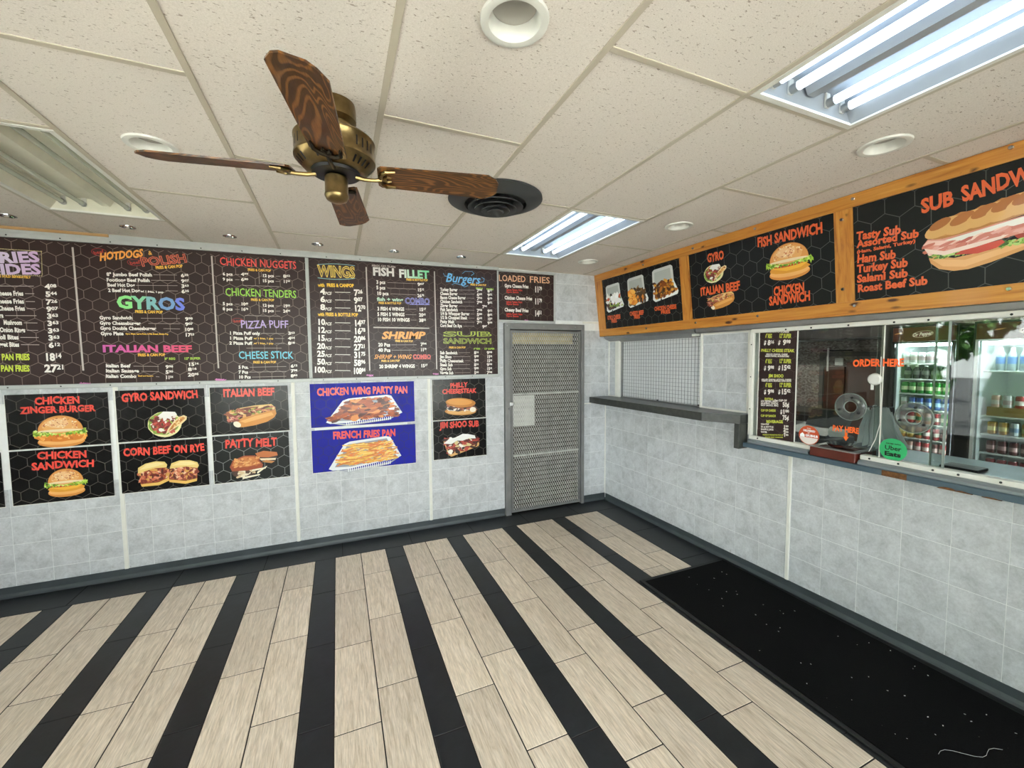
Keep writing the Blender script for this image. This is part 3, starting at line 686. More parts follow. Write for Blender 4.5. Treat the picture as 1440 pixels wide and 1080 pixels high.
# board two
cv = Cv((0, bp_, 0), (1, 0, 0), (0, 0, 1)); cv.hexes(-3.207, -1.438, 1.546, 2.604, .047, .0032, '5c4a46'); cv.build('honeycomb_print', b2)
T(B, 'WINGS', 752, 272, 985, 282, 66, 'e8c85a', 'o')
for dy, d2 in ((-42, 8), (42, 4)):
    for k in range(8):
        f = lambda q: dy*(1 if dy < 0 else 1)+(-1 if dy < 0 else 1)*8*math.sin(PI*q)+q*d2
        Ln(B, 750+k*29.5, 276+f(k/8), 750+(k+1)*29.5, 276+f((k+1)/8), .0045, '8fc4cf')
for y, s_, x1 in ((363, 'with  FRIES & CANPOP', 978), (548, 'with FRIES & BOTTLE POP', 1005)):
    a = cv.px(280+700/4.5, 320+(y-22)/4.5); b = cv.px(280+1040/4.5, 320+(y+20)/4.5); cv.poly([(a[0], b[1]), (b[0], b[1]), (b[0], a[1]), (a[0], a[1])], '2a1612')
    T(B, s_, 752, y, x1, y+4, 20, 'f0c02c', 'b')
for i, (n_, p, y) in enumerate((('4', '726', 403), ('6', '907', 452), ('8', '1270', 502), ('10', '1497', 596), ('12', '1678', 646), ('15', '2086', 697), ('20', '2721', 748), ('25', '3175', 797), ('50', '5896', 847), ('100', '10884', 898))):
    w_ = {1: 30, 2: 50, 3: 72}[len(n_)]; T(B, n_, 797-w_, y, 797, y+1, 34, W, 'b'); T(B, 'PCS', 798, y+13, 838, y+13, 17, 'cfc8c0', 'bi')
    Ln(B, 860, y+6, 957, y+8, .006, 'cfc8c0'); T(B, p, 980 if len(p) < 5 else 974, y+8, 1034 if len(p) == 3 else 1052, y+8, 36, W, 'bp')
Ln(B, 1057, 250, 1080, 905, .011, 'b9b0aa'); Ln(C, 532, 200, 548, 860, .011, 'b9b0aa')
T(B, '+tax', 1057, 934, 1102, 933, 14, 'd77cc0', 'b'); T(C, '+tax', 520, 891, 560, 890, 13, 'd77cc0', 'b')
T(C, 'PERCH, CAT, TILAPIA', 110, 160, 270, 170, 12, Lg, 'b'); T(C, 'FISH', 115, 198, 262, 206, 50, 'd8d4d0', 'b'); T(C, 'FILLET', 292, 212, 495, 222, 50, ['e0e4dc', '7fd6a4'], 'b')
T(C, 'FRIES & BOTTLE POP', 342, 254, 487, 260, 13, Yl, 'b')
for n_, x0, x1, y, p in (('3 pcs', 140, 200, 271, '907'), ('5 pcs', 140, 200, 308, '1515'), ('10 pcs', 143, 222, 347, '2678')): T(C, n_, x0, y, x1, y+2, 22, W, 'b'); Ln(C, x1+14, y+4, 408, y+12, .0028); T(C, p, 417, y+16, 462, y+17, 20, W, 'bp')
T(C, 'fish + wing', 145, 386, 320, 391, 22, 'b8d8c0', 'b'); T(C, 'COMBO', 333, 396, 500, 402, 38, '8f8fd8', 'o', col2='4a4470'); T(C, 'FRIES & BOTTLE POP', 155, 412, 308, 415, 13, Yl, 'b'); Ln(C, 365, 423, 500, 425, .006, '8f8fd8')
for s_, x1, y, p in (('3 FISH 4 WINGS', 328, 451, '1517'), ('5 FISH 5 WINGS', 330, 488, '2041'), ('10 FISH 10 WINGS', 365, 524, '3855')): T(C, s_, 147, y, x1, y+3, 22, W, 'b'); Ln(C, x1+8, y+4, 410, y+5, .0028); T(C, p, 428, y+5, 475, y+6, 21, W, 'bp')
Ln(C, 120, 578, 497, 584, .011, 'b9b0aa')
T(C, 'SHRIMP', 182, 630, 468, 630, 44, 'f0a03c', 'bi'); T(C, FC, 268, 668, 387, 671, 13, Yl, 'b')
for s_, x1, y, p in (('20 Pcs', 233, 694, '794'), ('40 Pcs', 235, 730, '1179')): T(C, s_, 153, y, x1, y+1, 22, W, 'b'); Ln(C, x1+8, y+2, 412, y+1, .0028); T(C, p, 438, y-2, 478, y-3, 20, W, 'bp')
T(C, 'SHIRMP + WING', 128, 776, 378, 776, 27, 'f0a03c', 'i'); T(C, 'COMBO', 387, 774, 508, 774, 26, 'd9544c', 'b'); Ln(C, 390, 791, 508, 791, .0045, 'd9544c'); T(C, FC, 173, 804, 298, 802, 13, Yl, 'b')
T(C, '20 SHRIMP 4 WINGS', 160, 841, 400, 838, 22, W, 'b'); Ln(C, 406, 836, 420, 836, .0028); T(C, '1517', 440, 836, 485, 835, 20, W, 'bp')
T(C, 'Burgers', 612, 240, 845, 256, 54, '6db4e6', 'i')
def curve(k, pts, w, col):
    for a, b in zip(pts, pts[1:]): Ln(k, *a, *b, w, col)
curve(C, [(592, 212), (602, 232), (625, 232), (655, 216)], .004, '6db4e6'); curve(C, [(720, 215), (740, 200), (785, 200), (800, 215), (780, 228)], .004, '6db4e6')
curve(C, [(850, 240), (868, 250), (865, 270), (835, 276)], .004, '6db4e6'); curve(C, [(650, 290), (670, 280), (710, 290), (735, 305), (760, 296)], .004, '6db4e6')
T(C, FC, 775, 288, 882, 293, 12, Yl, 'b'); T(C, 'SINGLE', 812, 313, 858, 316, 10, 'a9cf4a', 'b'); T(C, 'DOUBLE', 883, 318, 930, 321, 10, 'a9cf4a', 'b')
for i, (s_, x1, p1, p2) in enumerate((('Turkey Burger', 687, '794', '877'), ('Cheese Burger', 687, '662', '952'), ('Bacon Cheese Burger', 742, '794', '979'), ('Chicken Sandwich', 720, '798', '952'), ('Zinger Burger', 687, '794', ''), ('Fish Sandwich', 690, '798', '952'), ('1/4 lb Whopper Burger', 768, '580', '862'), ('1/2 lb Chopped Steak', 752, '662', '1054'), ('Patty Melt', 665, '771', '998'), ('Corn Beef On Rye', 717, '907', ''))):
    y = 322+i*27; T(C, s_, 571, y-1, x1, y+2, 20, W, 'b'); Ln(C, x1+8, y+4, 802, y+5, .0025)
    if p2: T(C, p1, 818, y+7, 854, y+7, 19, W, 'bp'); T(C, p2, 890, y+10, 922, y+10, 18, W, 'bp')
    else: T(C, p1, 855, y+8, 886, y+8, 19, W, 'bp')
T(C, 'SUB', 592, 622, 915, 622, 31, 'a9b84a', 'o'); T(C, 'SANDWICH', 592, 668, 918, 670, 33, 'a9b84a', 'o'); T(C, FC, 630, 713, 742, 713, 12, Yl, 'b')
T(C, '6" REG', 797, 721, 840, 722, 10, 'a9cf4a', 'b'); T(C, '12" SUPER', 868, 722, 937, 722, 10, 'a9cf4a', 'b')
for i, (s_, x1, p1, p2) in enumerate((('Sub Sandwich', 687, '816', '998'), ('Jim Shoo', 648, '998', '1542'), ('Philly Cheesesteak', 727, '998', '1542'), ('Steak Sub', 655, '816', '998'), ('Gyro Sub', 648, '998', '1542'), ('Veggie Sub', 660, '544', '798'))):
    y = 748+i*27; T(C, s_, 570, y, x1, y+1, 19, W, 'b'); Ln(C, x1+9, y+1, 772, y, .0025); T(C, p1, 800, y, 830, y, 19, W, 'bp'); T(C, p2, 885, y, 921, y, 18, W, 'bp')
cv.build('lettering', b2)
cv = Cv((0, bp_, 0), (1, 0, 0), (0, 0, 1)); cv.hexes(-1.417, -.766, 2.119, 2.617, .047, .0032, '5f574c'); cv.build('honeycomb_print', b3)
T(C, 'LOADED', 965, 243, 1148, 252, 38, 'e2b08c', 'n'); T(C, 'FRIES', 1172, 253, 1312, 261, 38, 'e2b08c', 'n')
for s_, x1, y, p in (('Gyro Cheese Fries', 1167, 298, '1179'), ('Chicken Cheese Fries', 1192, 379, '1179'), ('Cheesy Beef Fries', 1167, 460, '1451')):
    T(C, s_, 1006, y-3, x1, y+4, 22, W, 'b'); T(C, 'Lettuce, Tomato, Onion', 1018, y+25, 1125, y+29, 12, 'c8382c', 'b'); T(C, 'Gyro Sauce', 1018, y+40, 1100, y+43, 11, 'c8382c', 'b')
    T(C, p, 1208, y+22, 1258, y+24, 36, W, 'bp')
T(C, '+tax', 1140, 528, 1166, 530, 10, 'd77cc0', 'b')
cv.build('lettering', b3)

# ================================================================== FOOD ARTWORK (flat print)
class Art:
    """unit box [-1,1] scaled to half size (w,h) at (cx,cy) rotated"""
    def __init__(s, cv, cx, cy, w, h, rot=0): s.cv = cv; s.c = (cx, cy); s.w = w; s.h = h; s.r = rot
    def t(s, x, y): X, Y = x*s.w, y*s.h; c, n = math.cos(s.r), math.sin(s.r); return (s.c[0]+X*c-Y*n, s.c[1]+X*n+Y*c)
    def poly(s, pts, col): s.cv.poly([s.t(*p) for p in pts], col)
    def ell(s, x, y, rx, ry, col, n=20, rot=0, rough=0, a0=0, a1=2*PI):
        pts = []; full = abs(a1-a0-2*PI) < 1e-6
        for i in range(n if full else n+1):
            a = a0+(a1-a0)*i/n; k = 1+rough*random.uniform(-1, 1); X, Y = rx*k*math.cos(a), ry*k*math.sin(a)
            pts.append((x+X*math.cos(rot)-Y*math.sin(rot), y+X*math.sin(rot)+Y*math.cos(rot)))
        s.poly(pts, col)
    def specks(s, n, x0, x1, y0, y1, cols, r=.05, asp=1.6, inside=None):
        for _ in range(n):
            x, y = random.uniform(x0, x1), random.uniform(y0, y1)
            if inside and not inside(x, y): continue
            q = r*random.uniform(.5, 1.3); s.ell(x, y, q*asp, q, random.choice(cols), 7, random.uniform(0, PI), .3)
    def strokes(s, n, x0, x1, y0, y1, cols, L=.3, w=.05, inside=None, amin=-.5, amax=.5):
        for _ in range(n):
            x, y = random.uniform(x0, x1), random.uniform(y0, y1)
            if inside and not inside(x, y): continue
            a = random.uniform(amin, amax); l = L*random.uniform(.5, 1.1)/2; q = w/2
            c, n_ = math.cos(a), math.sin(a); s.poly([(x-l*c+q*n_, y-l*n_-q*c), (x+l*c+q*n_, y+l*n_-q*c), (x+l*c-q*n_, y+l*n_+q*c), (x-l*c-q*n_, y-l*n_+q*c)], random.choice(cols))
def burger(a, zinger=True):
    a.ell(0, -.62, .86, .36, 'd98a3c', 28); a.ell(0, -.56, .84, .26, 'efb268', 28)
    if zinger:
        a.ell(0, -.28, .98, .34, 'd97e26', 36, rough=.06); a.specks(60, -.92, .92, -.5, -.08, ['f2a64a', 'c96a1c', 'f7c070'], .05)
    else:
        a.ell(0, -.38, .84, .24, 'e29a2e', 30, rough=.03); a.poly([(-.8, -.25), (.82, -.2), (.5, -.42), (-.1, -.5)], 'f2b63a'); a.ell(-.1, -.12, .8, .16, 'c43a22', 24)
    pts = [(-1+.05*i, .02+.12*math.sin(i*1.7)+random.uniform(-.05, .05)) for i in range(41)]+[(1-.05*i, -.18+.1*math.sin(i*2.3)+random.uniform(-.06, .06)) for i in range(41)]
    a.poly(pts, '9dc23c'); a.specks(70, -.95, .95, -.2, .12, ['c4dd62', '7fa62c', 'dce98c', '5e8a20'], .05)
    a.ell(0, .08, .82, .9, 'cf8238', 32, a0=0, a1=PI); a.ell(0, .1, .80, .84, 'dd974c', 30, a0=0, a1=PI); a.ell(-.05, .36, .62, .48, 'e6aa66', 26); a.ell(-.1, .5, .40, .28, 'eec08a', 22)
    a.specks(80, -.62, .6, .2, .86, ['f5deb4', 'b5653a', 'f3d3a0', 'c86a4a'], .028, 1.5, lambda x, y: x*x/.5+(y-.1)**2/.62 < 1)
    a.ell(0, .06, .82, .08, 'efd9b0', 24)
def gyro(a):
    a.ell(-.15, -.05, .86, .86, 'e8e0a8', 30, .5, .02); a.ell(-.2, .0, .80, .74, '7fa440', 30, .5, .06); a.ell(-.15, .02, .72, .64, '8a2a24', 28, .5, .05)
    a.specks(110, -.85, .5, -.65, .75, ['a83a30', '6a2420', '5c3a2a', 'c8584a', 'e8dcd2', '9ab84c'], .07, 1.6, lambda x, y: (x+.15)**2+(y)**2 < .5)
    a.poly([(-.5, .5), (-.2, .8), (.4, .75), (.5, .55), (.2, .45), (.25, .2), (.0, .35), (-.2, .15), (-.25, .42)], 'ece8e4'); a.ell(-.35, -.42, .14, .12, 'eceae0', 12, rough=.2)
    a.poly([(-.15, -.75), (.0, -.35), (.3, .1), (.6, .4), (.85, .5), (1, .4), (.98, .2), (.7, -.1), (.2, -.45)], 'ead2a0'); a.poly([(.0, -.55), (.2, -.15), (.45, .15), (.8, .4), (.92, .3), (.6, -.05), (.2, -.4)], 'c98a44')
    a.specks(30, .1, .85, -.4, .35, ['e8b468', 'b56a2c', 'f2d49a'], .05, 2, lambda x, y: abs(y-(x-.45)) < .22)
def beef(a):
    a.poly([(-.75, .35), (-.6, .62), (.1, .8), (.8, .85), (.95, .6), (.98, .2), (.1, .1), (-.6, -.1)], 'e3bd78'); a.ell(-.05, .3, .9, .38, '7a3b22', 26, .12, .06)
    a.specks(120, -.98, .92, -.15, .8, ['9c5436', '5a2416', 'c9805e', 'd9a05c', 'e3c48a', '8a9a3a', 'b86a50'], .07, 2.4, lambda x, y: abs(y-.32-.14*x) < .30)
    a.poly([(-.72, -.35), (-.4, -.1), (.2, .12), (.7, .34), (.96, .38), (1, .1), (.9, -.2), (.6, -.5), (.1, -.72), (-.4, -.82), (-.62, -.8)], 'd08a3c'); a.poly([(-.5, -.35), (.1, -.02), (.8, .22), (.88, .0), (.3, -.25), (-.3, -.5)], 'e6ab5e')
    a.ell(-.62, -.58, .14, .24, 'f4ead2', 16, .3); a.specks(25, -.98, -.6, -.35, .1, ['c9705c', 'e0a48a', '8a4030'], .07)
def halves(a):
    for sx0, rot in ((-.5, .14), (.5, -.1)):
        b = Art(a.cv, *a.t(sx0, .0), a.w*.5, a.h*.95, a.r+rot)
        b.poly([(-.95, -.62), (-.9, .35), (.9, .45), (.95, -.5), (.2, -.7)], '9c4a2c'); b.specks(90, -.9, .92, -.5, .3, ['c9684a', '7a2a1c', 'e08a6a', 'd8a050', '5a2018', 'efc09a'], .09, 2)
        b.poly([(-.95, -.62), (.2, -.72), (.95, -.5), (.95, -.72), (.2, -.95), (-.9, -.82)], 'e6b860'); b.poly([(-.98, .2), (-.9, .62), (-.4, .85), (.3, .9), (.85, .75), (.98, .5), (.9, .3), (.1, .4)], 'e9cb7c'); b.poly([(-.85, .45), (-.3, .78), (.4, .8), (.85, .6), (.2, .5)], 'f2dc9a')
def melt(a):
    a.poly([(.05, .75), (.4, .88), (.95, .72), (.98, .5), (.6, .4), (.15, .5)], 'bd6a34'); a.poly([(.12, .5), (.6, .42), (.96, .5), (.9, .2), (.7, .05), (.3, .2)], '2c1c16'); a.poly([(.2, .4), (.9, .34), (.88, .22), (.3, .25)], 'e8d8b8')
    a.poly([(.3, .16), (.7, .02), (.85, .12), (.5, .26)], 'c08040'); a.ell(-.42, -.35, .5, .42, '3a241a', 20); a.specks(26, -.85, .2, -.75, -.2, ['e9dcc0', 'd8c096', '4a2c1c'], .08, 2)
    for p, q in (((-.1, -.4), (.45, -.3)), ((-.5, -.85), (.2, -.7)), ((.1, -.6), (.5, -.2))): a.poly([(p[0], p[1]), (q[0], q[1]), (q[0]+.02, q[1]+.08), (p[0], p[1]+.14)], 'efe6cc')
    a.poly([(-.98, .0), (-.85, .42), (-.4, .66), (.05, .62), (.35, .0), (.32, -.22), (-.3, -.32), (-.9, -.28)], '9a4420'); a.poly([(-.9, .05), (-.8, .38), (-.38, .58), (0, .54), (.26, .05), (-.3, -.08)], 'c8793c'); a.specks(50, -.8, .2, -.05, .5, ['dd9a58', 'b0602c', 'e2aa6a'], .05)
def pan(a, kind):
    a.poly([(-.86, -.72), (-.5, -.98), (.62, -.82), (.9, -.5), (.6, -.7), (-.5, -.84)], 'a9aeb6'); a.poly([(-1, -.62), (-.55, .78), (-.4, .9), (.6, .98), (.72, .9), (1, -.38), (.9, -.48), (-.5, -.78), (-.9, -.74)], 'dfe2e6')
    a.poly([(-.84, -.56), (-.46, .74), (.62, .84), (.86, -.34), (-.4, -.64)], '8f959e')
    ins = lambda x, y: (-.84+.3*(y+.56)) < x < (.90-.24*(y+.34)) and y < .78
    if kind == 'wings': a.specks(260, -.84, .86, -.58, .8, ['8c3a14', 'b0521e', '6a260c', 'c96a2c', '4f1c0a', 'a84a1a', 'dd8a44'], .085, 1.9, ins); a.poly([(.62, .0), (.8, .08), (.78, -.12), (.66, -.1)], 'f2f0ea')
    else: a.strokes(330, -.72, .78, -.52, .72, ['e8b64a', 'd9963a', 'f4d27a', 'c8782c', 'efc460', 'e07c3c'], .34, .06, ins, -.5, .7)
    for k in range(22): x = -.5+k*.055; a.poly([(x, -.72+.12*(x+.5)), (x+.02, -.72+.12*(x+.5)), (x+.02, -.94+.12*(x+.5)), (x, -.94+.12*(x+.5))], 'f0f2f4')
def philly(a):
    a.ell(0, -.5, .96, .42, 'c98a44', 28, rough=.02); a.ell(-.05, -.56, .8, .26, 'e0ac66', 24); a.ell(0, -.08, .98, .36, '2a1712', 28, rough=.06)
    a.specks(70, -.95, .95, -.4, .2, ['e8ddd0', '5c2a1c', '8a4a30', '160c0a', 'a8604a', '3a2018'], .09, 2, lambda x, y: x*x+(y+.08)**2*6 < .9)
    a.ell(-.02, .42, .92, .5, 'c07a2c', 30, -.06); a.ell(-.1, .5, .78, .34, 'dd9a48', 26, -.05); a.ell(.75, -.3, .2, .28, 'f0e6d4', 14)
def jim(a):
    a.poly([(-.9, .3), (-.65, -.8), (-.5, -.95), (.95, -.3), (1, -.1), (.7, .55), (-.2, .6)], 'd9a868'); a.poly([(-.85, .3), (-.6, -.7), (.9, -.1), (.65, .6), (-.2, .6)], '5a1c18')
    a.specks(120, -.85, .9, -.75, .55, ['3a1210', '8a2a20', 'f0e8e0', '6a2a1c', 'b8483a', 'd9c890', '2a100c'], .09, 2, lambda x, y: y > -.8+.35*(x+.7))
    a.poly([(-.9, .15), (-.6, .5), (-.3, .55), (.1, .8), (.4, .75), (.75, .6), (.8, .35), (.4, .4), (.1, .25), (-.2, .3), (-.5, .05)], 'ecebe8'); a.ell(-.55, -.55, .12, .2, 'f2efe4', 12, rough=.15)
def clam(a, kind):
    a.poly([(-.9, .0), (-.86, .85), (-.7, .96), (.55, 1), (.68, .9), (.72, .05)], 'c9ccc9'); a.poly([(-.74, .1), (-.7, .78), (.5, .84), (.56, .12)], 'aeb2ae')
    a.poly([(-.95, -.82), (-.85, -.02), (.7, .12), (1, -.55), (.92, -.72), (-.75, -.98)], 'e6e8e6'); a.poly([(-.8, -.72), (-.72, -.1), (.6, .0), (.82, -.5), (-.6, -.84)], '5a4424')
    cs = {0: ['e8e2da', '2a1c14', '7a9a3c', 'c8502c', '4a2a1c', 'f0ece4', 'a8b860'], 1: ['4a3018', '6a4620', '38220f', 'e08a2c', '8a6630'], 2: ['8a4a14', 'b8701c', '6a3410', 'd89a34', '4a200c']}[kind]
    ins = lambda x, y: (-.86 < x-.0 < .86-.35*(y+.5)) and y > -.78+.12*(x+.6)
    a.specks(90, -.78, .8, -.78, .2, cs, .10, 1.7, ins)
    if kind == 1: a.specks(26, -.78, -.2, -.7, .05, ['f09a2c', 'f8b850', 'dd7c1c'], .12, 1.8)
    if kind == 0: a.specks(14, -.4, .5, -.35, .15, ['f4f2ee', 'ffffff'], .14, 1.8)
    for x in (-.35, .2): a.poly([(x, -.84), (x+.1, -.8), (x+.1, -.98), (x, -.98)], '0f0f0f')

def poster(x0, x1, z0, z1, label, lines, food, mat=BLACKB, hexc='5a544e', R=.055):
    t = thing('food_poster', ((x0+x1)/2, -.001, z0), label, 'poster', 'food posters on the back wall')
    part('panel', MB().box(x0, x1, -.0075, -.0015, z0, z1), mat, t)
    part('edge_strip', MB().box(x0-.004, x1+.004, -.0045, -.0012, z0-.006, z0-.0005).box(x0-.005, x0-.0005, -.0045, -.0012, z0, z1), TRIMW, t)
    c = Cv((0, -.0075, 0), (1, 0, 0), (0, 0, 1)); c.hexes(x0, x1, z0, z1, R, .003, hexc, (random.random(), random.random())); c.build('honeycomb_print', t)
    for k, s_, a, b, e, f, h in lines: c.tpx(*k, s_, a, b, e, f, h, 'e8483a', 'bj')
    c.build('lettering', t)
    if food:
        k, fn, ax, ay, bx, by, rot, args = food      # picture box in photo crop units -> board metres
        p = c.px(k[0]+ax/k[2], k[1]+ay/k[2]); q = c.px(k[0]+bx/k[2], k[1]+by/k[2])
        fn(Art(c, (p[0]+q[0])/2, (p[1]+q[1])/2, abs(q[0]-p[0])/2, abs(p[1]-q[1])/2, rot), *args); c.build('food_picture', t)
    return t
Dk = (0, 530, 4.5); E = (280, 520, 3.4286); F6 = (180, 540, 6.75); F8 = (610, 530, 9); F7 = (290, 540, 7.2); F9 = (430, 530, 7.714)
poster(-5.188, -4.625, 1.079, 1.476, 'black poster titled chicken zinger burger, upper left pair', [(Dk, 'CHICKEN', 218, 150, 505, 144, 42), (Dk, 'ZINGER BURGER', 130, 212, 600, 196, 38)], (Dk, burger, 200, 250, 565, 435, 0, (True,)))
poster(-5.188, -4.625, .672, 1.067, 'black poster titled chicken sandwich under the zinger burger poster', [(Dk, 'CHICKEN', 234, 500, 550, 486, 42), (Dk, 'SANDWICH', 200, 566, 597, 542, 42)], (Dk, burger, 272, 590, 560, 745, .02, (False,)))
poster(-4.580, -4.016, 1.083, 1.484, 'black poster titled gyro sandwich', [(Dk, 'GYRO SANDWICH', 768, 130, 1252, 110, 46)], (Dk, gyro, 930, 205, 1190, 380, .0, ()))
poster(-4.578, -4.014, .680, 1.071, 'black poster titled corn beef on rye', [(Dk, 'CORN BEEF ON RYE', 780, 478, 1292, 444, 44)], (Dk, halves, 868, 535, 1262, 672, -.03, ()))
poster(-3.978, -3.410, 1.091, 1.487, 'black poster titled italian beef with a long beef roll', [(E, 'ITALIAN BEEF', 115, 112, 362, 104, 34)], (E, beef, 132, 165, 376, 278, 0, ()))
poster(-3.977, -3.418, .680, 1.078, 'charcoal poster titled patty melt', [(E, 'PATTY MELT', 125, 356, 374, 346, 36)], (E, melt, 142, 395, 386, 520, 0, ()), GREYB, '8e9290', .058)
poster(-3.236, -2.316, 1.097, 1.493, 'blue poster titled chicken wing party pan', [(E, 'CHICKEN WING PARTY PAN', 568, 106, 1005, 94, 32)], (E, pan, 606, 134, 980, 252, .03, ('wings',)), BLUEB, '061046', .052)
poster(-3.236, -2.314, .684, 1.071, 'blue poster titled french fries pan', [(E, 'FRENCH FRIES PAN', 645, 316, 947, 302, 32)], (E, pan, 618, 344, 975, 466, .04, ('fries',)), BLUEB, '061046', .052)
poster(-2.137, -1.577, 1.092, 1.502, 'black poster titled philly cheesesteak', [(E, 'PHILLY', 1210, 76, 1293, 70, 22), (E, 'CHEESESTEAK', 1172, 105, 1335, 99, 20)], (E, philly, 1182, 136, 1340, 218, -.06, ()))
poster(-2.135, -1.573, .690, 1.081, 'black poster titled jim shoo sub', [(E, 'JIM SHOO SUB', 1162, 268, 1348, 257, 27)], (E, jim, 1168, 305, 1352, 408, 0, ()))
poster(-5.795, -5.232, .672, 1.067, 'black poster cut off at the left edge of the photo', [], None)

# ================================================================== MESH DOOR
t = thing('door_1', (-.86, 0, 0), 'grey metal security door of expanded mesh with frame and cross bars', 'door')
del t['label']; del t['category']; t['kind'] = 'structure'
fr_ = MB().box(-1.362, -1.30, -.035, .06, 0, 2.085, .003); part('frame_post', fr_, STEEL_G, t)
part('frame_post', MB().box(-.412, -.375, -.035, .06, 0, 2.085, .003), STEEL_G, t)
part('frame_head', MB().box(-1.30, -.412, -.035, .06, 2.02, 2.085, .003), STEEL_G, t)
lf = MB().box(-1.292, -1.268, -.02, .01, .02, 2.008).box(-.444, -.420, -.02, .01, .02, 2.008).box(-1.268, -.444, -.02, .01, 1.985, 2.008).box(-1.268, -.444, -.02, .01, .02, .045)
part('leaf_frame', lf, STEEL_G, t)
for z in (.645, 1.318): part('cross_bar', MB().box(-1.268, -.444, -.022, -.006, z-.008, z+.010, .002), MESH_M, t)
g = MB(); pw, ph, th, dp = .0262, .050, .0068, .003
nx, nz = int(.86/pw), int(1.985/ph)
for i in range(nx+1):
    for j in range(nz+1):
        cx_ = -1.284+i*pw; cz_ = .025+j*ph
        for sx_, sz_ in ((1, 1), (-1, 1), (1, -1), (-1, -1)):
            a = (cx_, cz_+sz_*ph/2); b = (cx_+sx_*pw/2, cz_)
            if not (-1.287 < b[0] < -.425) or not (.02 < a[1] < 2.008): continue
            n = len(g.v); q = th/2
            g.v += [(a[0]-sx_*q*0, -.012, a[1]-q*1.2), (b[0]-q, -.009, b[1]), (b[0]+q, -.015, b[1]), (a[0], -.012, a[1]+q*1.2)]
            g.face([n, n+1, n+2, n+3] if sx_*sz_ > 0 else [n+3, n+2, n+1, n])
part('expanded_mesh', g, MESH_M, t, kind='stuff')
for z in (1.62, .50): part('hinge', MB().tube([(-.415, -.036, z-.05), (-.415, -.036, z+.05)], .009, 8), STEEL_G, t)
lt = part('latch', MB().box(-1.315, -1.27, -.045, -.02, 1.20, 1.24, .004), CHROME, t); part('latch_keeper', MB().lathe([(0, -.055), (.01, -.055), (.012, -.045), (.012, -.036)], (-1.32, 0, 1.17), 12, 'y'), CHROME, t)
for x in (-1.335, -.9, -.5): part('rivet', MB().lathe([(0, -.040), (.006, -.039), (.007, -.035)], (x, 0, 2.055), 8, 'y'), ALU, t)
# passage behind the door
struct('wall_passage', MB().box(-1.6, .2, .95, 1.0, 0, H).box(-1.65, -1.6, .12, 1.0, 0, H).box(.2, .25, .12, 1.0, 0, H).box(-1.65, .25, .12, 1.0, H, H+.05).box(-1.65, .25, .12, 1.0, -.05, -.002), plain('passage_paint', '4e463f', .8, nscale=4, amt=.3))
single('paper_sheet', MB().box(-1.262, -.995, .012, .018, .965, 1.30), PAPER, (-1.13, .015, .965), 'white paper notice fixed behind the left side of the door mesh', 'notice')
single('valance', MB().box(-1.25, -.45, .10, .13, 1.87, 2.0, .004), plain('cream_cloth', 'b8a778', .8, nscale=12, amt=.2), (-.85, .11, 1.87), 'cream valance seen through the top of the door mesh', 'valance')

# ================================================================== WOODEN SIGN
zb, zt = 1.955, 2.657; db, dt = -.085, -.168
tl = Vector((dt-db, 0, zt-zb)); 
sign = thing('wooden_sign', (db, -2.3, zb), 'long knotty pine framed menu sign tilted above the ordering window', 'sign', fr=RWM)
cs = Cv((db, 0, zb), (0, -1, 0), tl, RWM)
LT = tl.length
def slab(s0, s1, t0, t1, n0, n1):
    """box in sign coordinates: s along, t up the slope, n outwards"""
    mb = MB()
    P = lambda s_, t_, n_: tuple(cs.O+cs.U*s_+cs.V*t_+cs.N*n_)
    v = [P(s_, t_, n_) for n_ in (n0, n1) for t_ in (t0, t1) for s_ in (s0, s1)]
    mb.v = v
    for q in ((0, 2, 3, 1), (4, 5, 7, 6), (0, 1, 5, 4), (2, 6, 7, 3), (0, 4, 6, 2), (1, 3, 7, 5)): mb.face(q)
    return mb
SE = 4.9
part('bottom_board', slab(.002, SE, 0, .082, -.055, .0), PINE_Y, sign)
part('top_board', slab(.002, SE, LT-.075, LT, -.055, .0), PINE_Y, sign)
p1 = cs.px(848.8, 430); p1b = cs.px(957.5, 406); p2 = cs.px(970.3, 403); p2b = cs.px(1173.8, 361); p3 = cs.px(1199.7, 356)
PS = [(p1[0], p1b[0]), (p2[0], p2b[0]), (p3[0], 4.78)]
for a, b in ((.002, PS[0][0]), (PS[0][1], PS[1][0]), (PS[1][1], PS[2][0]), (4.78, SE)): part('post', slab(a, b, .0825, LT-.0755, -.05, -.001), PINE_Z, sign)
part('back_panel', slab(.01, SE-.01, .02, LT-.02, -.075, -.056), BARE, sign)
pan_ = []
for i, (a, b) in enumerate(PS):
    pan_.append(part('sign_panel', slab(a+.001, b-.001, .083, LT-.076, -.02, -.008), BLACKM, sign, label=('panel with three open takeaway boxes of fries', 'panel with gyro, italian beef and sandwich pictures', 'panel titled sub sandwich with a large sub')[i]))
for s_ in (.35, .85, 1.30, 1.75, 2.2, 2.53, 3.0, 3.4, 3.9):
    part('screw', MB(), CHROME, sign) if False else None
def screw(s_, t_):
    mb = MB(); c = cs.O+cs.U*s_+cs.V*t_+cs.N*.0005; n = 10
    ring = [c+(cs.U*math.cos(2*PI*k/n)+cs.V*math.sin(2*PI*k/n))*.011 for k in range(n)]; ring2 = [c+(cs.U*math.cos(2*PI*k/n)+cs.V*math.sin(2*PI*k/n))*.008+cs.N*.006 for k in range(n)]
    mb.v = [tuple(p) for p in ring+ring2]
    for k in range(n): mb.face([k, (k+1) % n, n+(k+1) % n, n+k])
    mb.face(range(n, 2*n)); part('screw', mb, CHROME, sign)
Gk = (820, 280, 3.176); Hk = (1160, 180, 3.857)
